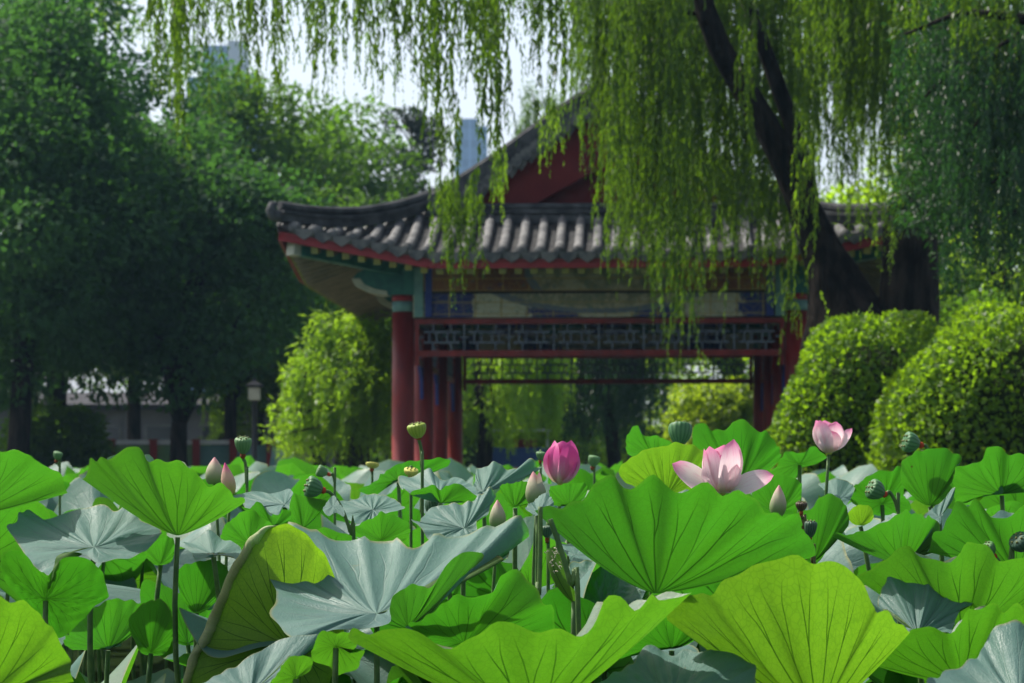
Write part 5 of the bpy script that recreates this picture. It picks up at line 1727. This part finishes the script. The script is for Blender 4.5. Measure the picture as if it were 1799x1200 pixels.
lc = tag(link("lotus_carpet", mesh_py("lotus_carpet", np.concatenate(VV), FF, True, np.concatenate(UU)), M['lotus']), "distant lotus leaves merging into a green carpet toward the far bank", "lotus leaves", None, "stuff")
lc["yellowing"] = 0.05

# ---------------- flowers
M['petal_pale'] = mat_petal("pale_pink_petal", (0.64, 0.58, 0.34), (0.70, 0.17, 0.38), (0.84, 0.71, 0.73), .54, .58, 1.06)
M['petal_rose'] = mat_petal("rose_petal", (0.64, 0.54, 0.32), (0.64, 0.085, 0.32), (0.74, 0.42, 0.52), .38, .10, .75)
M['bud_skin'] = mat_petal("bud_petal", (0.13, 0.27, 0.07), (0.66, 0.24, 0.32), (0.50, 0.47, 0.33), .30, .62, 1.10, .80)
M['bud_pink'] = mat_petal("pink_bud_petal", (0.36, 0.38, 0.08), (0.66, 0.06, 0.28), (0.58, 0.42, 0.30), .30, .60, 1.0, .65)


def petal_geo(L, W, a0, a1, phi, cup=.35, r0=.008, twist=0.0, nu=9, nv=14, tip=1.22):
    """petal leaving the axis at azimuth phi; a0/a1: angle from the vertical at base and tip"""
    V, U, F = [], [], []
    r, z = r0, 0.0
    spine = []
    for j in range(nv):
        t = j / (nv - 1)
        a = math.radians(a0 + (a1 - a0) * t ** .8)
        spine.append((r, z, a))
        r += L / (nv - 1) * math.sin(a); z += L / (nv - 1) * math.cos(a)
    for j, (r, z, a) in enumerate(spine):
        t = j / (nv - 1)
        w = W / 2 * (math.sin(PI * min(1.0, (.10 + .90 * t) ** tip)) ** .47 if t < 1 else 0.0)
        w = max(w, W * .012)
        for i in range(nu):
            s = -1 + 2 * i / (nu - 1)
            x = s * w * math.cos(cup * s * .9)
            dep = cup * w * (s * s) * .9           # edges come forward to the axis: a spoon
            tw = twist * math.sin(PI / 2 * min(1, t * 2.2))
            x, dep = x * math.cos(tw) - dep * math.sin(tw), x * math.sin(tw) + dep * math.cos(tw)
            rr = r - dep * math.cos(a); zz = z + dep * math.sin(a)
            X, Yc = rr, x
            c, s_ = math.cos(phi), math.sin(phi)
            V.append((X * c - Yc * s_, X * s_ + Yc * c, zz))
            U.append(((s + 1) / 2, t))
    for j in range(nv - 1):
        for i in range(nu - 1):
            F.append((j * nu + i, j * nu + i + 1, (j + 1) * nu + i + 1, (j + 1) * nu + i))
    return V, F, U


def flower(label, px, py, Y, petals, mat, foot_px, group="lotus flowers", tilt=None, pod=True):
    c = P(px, py, Y)
    fp = P(foot_px[0], foot_px[1], Y)
    foot = Vector((fp.x, Y + .03, -.02))
    t = thing("lotus_flower", label, "lotus flower", foot, 0, group)
    T = Matrix.Translation(c - foot)
    if tilt is not None:
        T = T @ tilt
    for q in petals:
        V, F, U = petal_geo(*q[:5], **(q[5] if len(q) > 5 else {}))
        V = [T @ Vector(v) for v in V]
        link("petal", mesh_py("petal", V, F, True, U), mat, t)
    if pod:
        b_ = MB(); b_.lathe([(.008, -.004), (.014, .012), (.019, .03), (.019, .034)], 12, T)
        b_.build("receptacle", M['pod_yellow'], t, True)
    stalk_obj(t, c - foot, (0, 0, 0), .0052, seed=int(px))
    return t


M['pod_yellow'] = mat_simple("young_receptacle", (0.50, 0.46, 0.10), (0.38, 0.40, 0.08), 60, .6, .3)
R_ = math.radians
flower("open pale pink lotus flower with two petals spread wide above the largest leaf", 1268, 867, 6.0, [
    (.142, .090, 74, 44, R_(192), dict(twist=-.85)), (.130, .084, 80, 60, R_(-14), dict(twist=.75)), (.108, .056, 98, 84, R_(212)),
    (.108, .104, 58, -30, R_(-98)), (.130, .100, 54, -24, R_(-152)), (.148, .112, 52, -26, R_(-38)),
    (.138, .100, 48, -20, R_(22)), (.132, .096, 48, -18, R_(75)), (.126, .094, 48, -18, R_(135)), (.124, .090, 52, -14, R_(175)), (.094, .078, 40, -26, R_(-70), dict(r0=.003))],
    M['petal_pale'], (1262, 1000))
flower("closed magenta lotus flower with one loose petal, left of the largest leaf", 985, 850, 6.5, [
    (.126, .105, 50, -30, R_(-95)), (.126, .104, 50, -30, R_(-165)), (.130, .104, 50, -31, R_(-35)), (.118, .10, 48, -28, R_(30)), (.118, .10, 48, -28, R_(90)), (.118, .10, 48, -28, R_(150)),
    (.080, .062, 64, 2, R_(-30), dict(twist=.4))], M['petal_rose'], (992, 1000), tilt=Matrix.Rotation(R_(4), 4, 'Y'))
flower("pale pink cup-shaped lotus flower on a tall stalk before the shrub", 1456, 796, 6.9, [
    (.104, .078, 54, -16, R_(182)), (.104, .078, 54, -14, R_(-138)), (.074, .07, 58, -8, R_(-88)), (.096, .07, 46, -12, R_(-55)), (.094, .066, 64, 16, R_(-8), dict(twist=.5)), (.10, .075, 50, -12, R_(50)), (.104, .075, 50, -12, R_(100)), (.104, .075, 50, -12, R_(145))],
    M['petal_pale'], (1455, 900))


def bud(label, px, tipy, basey, Y, width, mat, foot_px, lean=0.0, notch=False, group="lotus buds"):
    base = P(px, basey, Y)
    H = (basey - tipy) / FOC * Y
    W = width / FOC * Y
    foot = Vector((P(foot_px, 900, Y).x, Y + .02, -.02))
    t = thing("lotus_bud", label, "lotus bud", foot, 0, group)
    T = Matrix.Translation(base - foot) @ Matrix.Rotation(lean, 4, 'Y')
    Vs, Fs, Us = [], [], []
    n, m = 30, 16
    for j in range(m):
        t_ = j / (m - 1)
        r = W / 2 * (math.sin(PI * (.10 + .90 * t_) ** .72) ** .85) if t_ < 1 else 0
        r = max(r, .0008)
        for k in range(n + 1):
            a = 2 * PI * k / n
            seam = abs(((a + t_ * 1.3) * 2.5 / PI) % 1 - .5) * 2       # 1 on the petal edge
            rr = r * (1 + .05 * (1 - seam) - .05 * seam ** 4)
            Vs.append(T @ Vector((rr * math.cos(a), rr * math.sin(a), H * t_)))
            Us.append((k / n * 5 % 1.0 if k < n else 1.0, t_))
    w = n + 1
    for j in range(m - 1):
        for k in range(n):
            Fs.append((j * w + k, j * w + k + 1, (j + 1) * w + k + 1, (j + 1) * w + k))
    link("bud", mesh_py("bud", Vs, Fs, True, Us), mat, t)
    if notch:
        for s in (-1, 1):
            V, F, U = petal_geo(H * 1.0, W * .62, 30, -22 + 8 * s, R_(-90 + s * 62), r0=W * .12)
            link("petal", mesh_py("petal", [T @ Vector(v) for v in V], F, True, U), mat, t)
    stalk_obj(t, base - foot, (0, 0, 0), .0045, seed=int(px))
    return t


bud("pale bud, left and thicker of the pair beside the left fan leaf", 377, 803, 851, 6.4, 33, M['bud_skin'], 380)
bud("slim bud with a magenta tip, right of the thicker pale bud", 404, 812, 869, 6.3, 25, M['bud_pink'], 410, R_(-9))
bud("notched cream bud with two pink tips left of the magenta flower", 943, 828, 886, 6.0, 36, M['bud_skin'], 947, R_(-6), True)
bud("pink-tipped green bud standing in front of a blue leaf in the middle", 874, 878, 928, 5.9, 29, M['bud_skin'], 876)
bud("pointed pale bud standing right of the open pink flower", 1366, 852, 906, 5.8, 29, M['bud_skin'], 1370, R_(3))


# ---------------- seed pods
def mat_pod(name, c1, c2, dry=False):
    m, nt, out = new_mat(name); g = N(nt)
    X = g.xyz(g.coord())
    an = g.math('ARCTAN2', X[1], X[0])
    rib = g.math('ABSOLUTE', g.math('SUBTRACT', g.math('FRACT', g.math('MULTIPLY', an, 15 / (2 * PI))), .5))
    f = g.smooth(rib, .10, .42)
    c = g.mix(f, c2, c1)
    c = g.mix(g.math('MULTIPLY', g.noise(60, 3), .35), c, tuple(v * .6 for v in c1))
    nt.links.new(g.mixsh(.15, g.bsdf(c, .5, .35, g.bump(f, .4, .002)), g.transl(c)), out.inputs[0])
    return m


M['pod'] = mat_pod("green_seed_pod", (0.045, 0.150, 0.050), (0.085, 0.215, 0.080))
M['pod_pale'] = mat_pod("pale_seed_pod", (0.085, 0.21, 0.070), (0.12, 0.245, 0.09))
M['pod_lime'] = mat_pod("lime_seed_pod", (0.23, 0.33, 0.030), (0.30, 0.40, 0.05))
M['pod_dark'] = mat_pod("dark_seed_pod", (0.030, 0.085, 0.045), (0.06, 0.13, 0.075))  # dark pod green, also paints the shade on pods below leaves
M['pod_dry'] = mat_pod("withered_receptacle", (0.060, 0.040, 0.022), (0.10, 0.075, 0.04))
M['neck'] = mat_simple("withered_stamen_ring", (0.24, 0.060, 0.020), (0.14, 0.045, 0.015), 120, .8, .2, .6, 300, bdist=.002)
M['neck_red'] = mat_simple("red_stamen_ring", (0.40, 0.045, 0.020), (0.28, 0.05, 0.02), 120, .8, .2, .6, 300, bdist=.002)
M['seed'] = mat_simple("lotus_seed_tip", (0.10, 0.11, 0.03), (0.16, 0.17, 0.05), 90, .6, .3)
GP = "lotus seed pods"


def pod(label, px, py, Y, wpx, hpx, axis, mat, path, neck='neck', stalk_mat=None, flat=1.0, neck_len=.012, seeds=True):
    """axis: direction the flat top looks at (x right, y away, z up); (px,py) centre of the pod; path: photo points of the stalk downwards from the neck"""
    ax = Vector(axis).normalized()
    c = P(px, py, Y)
    R = wpx * .92 / 2 / FOC * Y
    H = hpx * .92 / FOC * Y
    rest_ = [P(q[0], q[1], Y + .01) for q in path]
    foot = Vector((rest_[-1].x, Y + .03, -.02))
    t = thing("lotus_seed_pod", label, "seed pod", foot, 0, GP)
    prof_ = [(R * .20, -H * .50), (R * .42, -H * .42), (R * .72, -H * .25), (R * .92, -H * .02), (R * 1.0, H * .20), (R * .99, H * .34), (R * .90, H * .42 * flat), (R * .5, H * .48 * flat), (R * .02, H * .50 * flat)]
    b_ = MB(); b_.lathe(prof_, 45, None, .011, 15)
    o = b_.build("pod", mat, t, True)
    o.location = c - foot
    q = ax.to_track_quat('Z', 'Y')
    o.rotation_mode = 'QUATERNION'
    o.rotation_quaternion = q
    if seeds:
        for k in range(7):
            a, rr = (k * 2 * PI / 6, R * .58) if k < 6 else (0, 0)
            z = H * (.475 if k < 6 else .50) * flat
            s_ = MB(); s_.lathe([(R * .13, -.002), (R * .12, .0012), (R * .06, .003), (R * .004, .0034)], 9, Matrix.Translation((rr * math.cos(a), rr * math.sin(a), z)))
            s_.build("seed", M['seed'], o, True)
    nb = c - ax * H * .50
    ne = nb - ax * neck_len
    b_ = MB(); b_.tube([nb + ax * .003 - foot, nb - ax * neck_len * .5 - foot, ne - foot], [R * .30, R * .34, R * .18], 10)
    b_.build("stamen_ring", M[neck], t, True)
    pts = [ne] + [Vector(v) for v in rest_] + [foot]
    pp = catmull([tuple(v - foot) for v in pts], 26, False)
    b_ = MB(); b_.tube(pp, .0046, 8)
    b_.build("stalk", stalk_mat or M['stalk'], t, True)
    return t


pod("round green pod on an upright brownish stalk by the low railing", 427, 783, 6.9, 33, 33, (.05, -.25, 1), M['pod_pale'], [(431, 815), (433, 850), (434, 900)], neck_len=.014)
pod("lime green pod like a tilted cup in front of the red columns", 733, 757, 6.6, 37, 30, (-.18, -.15, 1), M['pod_lime'], [(740, 790), (741, 820), (742, 880)], neck_len=.004)
pod("plump striped green pod standing left behind the open pink flower", 1195, 763, 6.9, 46, 44, (.05, .35, 1), M['pod'], [(1193, 800), (1192, 850), (1190, 900)], neck_len=.010)
pod("ribbed green pod nodding to the left with its stalk bent double", 552, 857, 6.1, 42, 34, (-1, -.25, .30), M['pod'], [(580, 866), (596, 885), (608, 912), (616, 940), (622, 990)], neck='neck_red', neck_len=.008)
pod("green pod hanging sideways on a red neck before the shrub at right", 1602, 778, 6.6, 40, 32, (-1, -.2, .25), M['pod'], [(1627, 784), (1633, 810), (1634, 850), (1636, 900)], neck='neck_red', neck_len=.012)
pod("pale-topped green pod nodding on a hooked stalk, lower of the two at right", 1540, 862, 6.2, 40, 34, (-1, -.3, .45), M['pod'], [(1562, 864), (1572, 880), (1577, 902), (1578, 950)], neck='neck_red', neck_len=.008)
pod("small withered brown receptacle on an orange neck right of the largest leaf", 1408, 890, 5.75, 23, 18, (0, -.1, 1), M['pod_dry'], [(1410, 912), (1412, 930), (1414, 1000)], stalk_mat=M['stalk_brown'], neck_len=.012)
pod("dark green pod hanging beside the withered brown receptacle", 1424, 930, 5.7, 25, 33, (.05, -.1, 1), M['pod_dark'], [(1426, 965), (1428, 990), (1430, 1040)], stalk_mat=M['stalk_brown'], neck_len=.006)
pod("whitish pod with a red neck leaning down at the right", 1738, 966, 5.6, 30, 26, (-.7, -.3, .75), M['pod_pale'], [(1758, 990), (1772, 1000), (1780, 1040)], neck='neck_red', neck_len=.012)
pod("dark ribbed pod cut by the right picture edge", 1794, 955, 5.6, 40, 36, (-.6, -.5, .6), M['pod_dark'], [(1812, 985), (1815, 1010), (1816, 1050)])
pod("small pod just above the left fan leaf's left tip", 101, 801, 9.0, 18, 17, (.3, -.2, 1), M['pod_pale'], [(104, 820), (105, 860)], seeds=False)
pod("tiny pale pod between the blue leaf and the magenta flower", 950, 801, 8.4, 19, 17, (.1, -.2, 1), M['pod_pale'], [(950, 818), (950, 860)], seeds=False)
pod("tiny green pod right of the magenta flower by the stone railing", 1043, 810, 8.6, 23, 22, (.2, -.1, 1), M['pod_pale'], [(1044, 830), (1044, 870)], seeds=False)
pod("pale pod with a reddish side in the far carpet right of the ribbed pod", 566, 829, 8.0, 23, 22, (-1, -.2, .4), M['pod_pale'], [(584, 833), (588, 850), (588, 890)], neck='neck_red', seeds=False)
pod("flat yellow dry pod top in the far carpet by the red columns", 654, 818, 9.0, 26, 12, (.1, .15, 1), M['pod_yellow'], [(654, 835), (654, 880)], seeds=False)
pod("spotted cream pod facing up beside the blue leaf under the lime pod", 722, 830, 6.9, 28, 16, (.15, -.35, 1), M['pod_yellow'], [(722, 850), (722, 900)])
pod("shaded pod hanging below the blue leaf under the lime pod", 760, 884, 6.8, 34, 30, (.3, .2, -.8), M['pod_dark'], [(742, 866), (740, 900), (742, 960)], seeds=False)
pod("green pod half hidden below the notched bud between two stalks", 961, 934, 5.9, 24, 24, (0, -.1, 1), M['pod_dark'], [(962, 950), (963, 1000)], seeds=False)

# two dark bare stalks and the furled young leaf between them
for (lab, path, r_) in (("upright dark bare lotus stalk below the notched bud", [(949, 890), (949, 960), (947, 1040), (945, 1120)], .0052),
                        ("slanting dark bare lotus stalk right of the upright one", [(966, 912), (985, 965), (1003, 1030), (1016, 1090)], .0058)):
    pts = [P(q[0], q[1], 5.0) for q in path]
    foot = Vector((pts[-1].x + .01, 5.0, -.02))
    t = thing("lotus_stalk", lab, "lotus stalk", foot, 0, "bare lotus stalks")
    b_ = MB(); b_.tube(catmull([tuple(v - foot) for v in pts + [foot]], 22, False), r_, 9)
    b_.build("stalk", M['stalk'], t, True)
V0 = []
c0, c1 = P(968, 962, 5.3), P(1008, 1056, 5.3)
foot = Vector((c1.x + .01, 5.32, -.02))
t = thing("furled_leaf", "furled young lotus leaf with a white frayed edge between two dark stalks", "lotus leaf", foot, 0, GL)
d_ = (c1 - c0); L = d_.length; d_.normalize()
side = d_.cross(Vector((0, 1, 0))).normalized()
vs, fs, us = [], [], []
for j in range(15):
    u_ = j / 14
    w_ = .026 * math.sin(PI * (.12 + .83 * u_)) ** .8
    for k in range(13):
        a = -2.6 + 5.4 * k / 12
        rr = w_ * (1 - .035 * k)
        p_ = c0 + d_ * (L * u_) + side * (rr * math.sin(a)) + Vector((0, 1, 0)) * (-rr * math.cos(a))
        vs.append(p_ - foot); us.append((k / 60, .3 + .6 * (1 - u_)))
for j in range(14):
    for k in range(12):
        fs.append((j * 13 + k, j * 13 + k + 1, (j + 1) * 13 + k + 1, (j + 1) * 13 + k))
o = link("blade", mesh_py("blade", vs, fs, True, us), M['lotus'], t); o["yellowing"] = .3
fr = MB()
rnd_ = random.Random(8)
for j in range(26):
    u_ = .02 + .42 * j / 26
    p_ = c0 + d_ * (L * u_) - side * (.012 * rnd_.uniform(-1, 1.3)) + Vector((0, -.024, 0)) - foot
    e_ = p_ + Vector((rnd_.uniform(-.006, .006), -.004, rnd_.uniform(-.004, .008)))
    fr.tube([p_, p_.lerp(e_, .5) + Vector((0, -.002, .001)), e_], [.0010, .0012, .0017], 5)
fr.build("frayed_edge", M['fray'] if 'fray' in M else mat_simple("cream_fray", (.62, .58, .42), (.5, .47, .32), 40, .7, .2), t)
stalk_obj(t, c1 - foot, (0, 0, 0), .006)

# ================================================================== AIR
hm = bpy.data.materials.new("thin_summer_haze")
hm.use_nodes = True
hn, hl = hm.node_tree.nodes, hm.node_tree.links
for n_ in list(hn):
    hn.remove(n_)
ho = hn.new("ShaderNodeOutputMaterial")
pv = hn.new("ShaderNodeVolumePrincipled")
pv.inputs['Color'].default_value = (0.40, 0.70, 1.0, 1)
pv.inputs['Density'].default_value = 0.00032
pv.inputs['Anisotropy'].default_value = 0.3
hl.new(pv.outputs[0], ho.inputs['Volume'])
hb = MB(); hb.box(-420, 420, -40, 520, -1.2, 110)
tag(hb.build("haze", hm), "thin bluish summer haze in the air over the pond and park", "haze", None, "stuff")
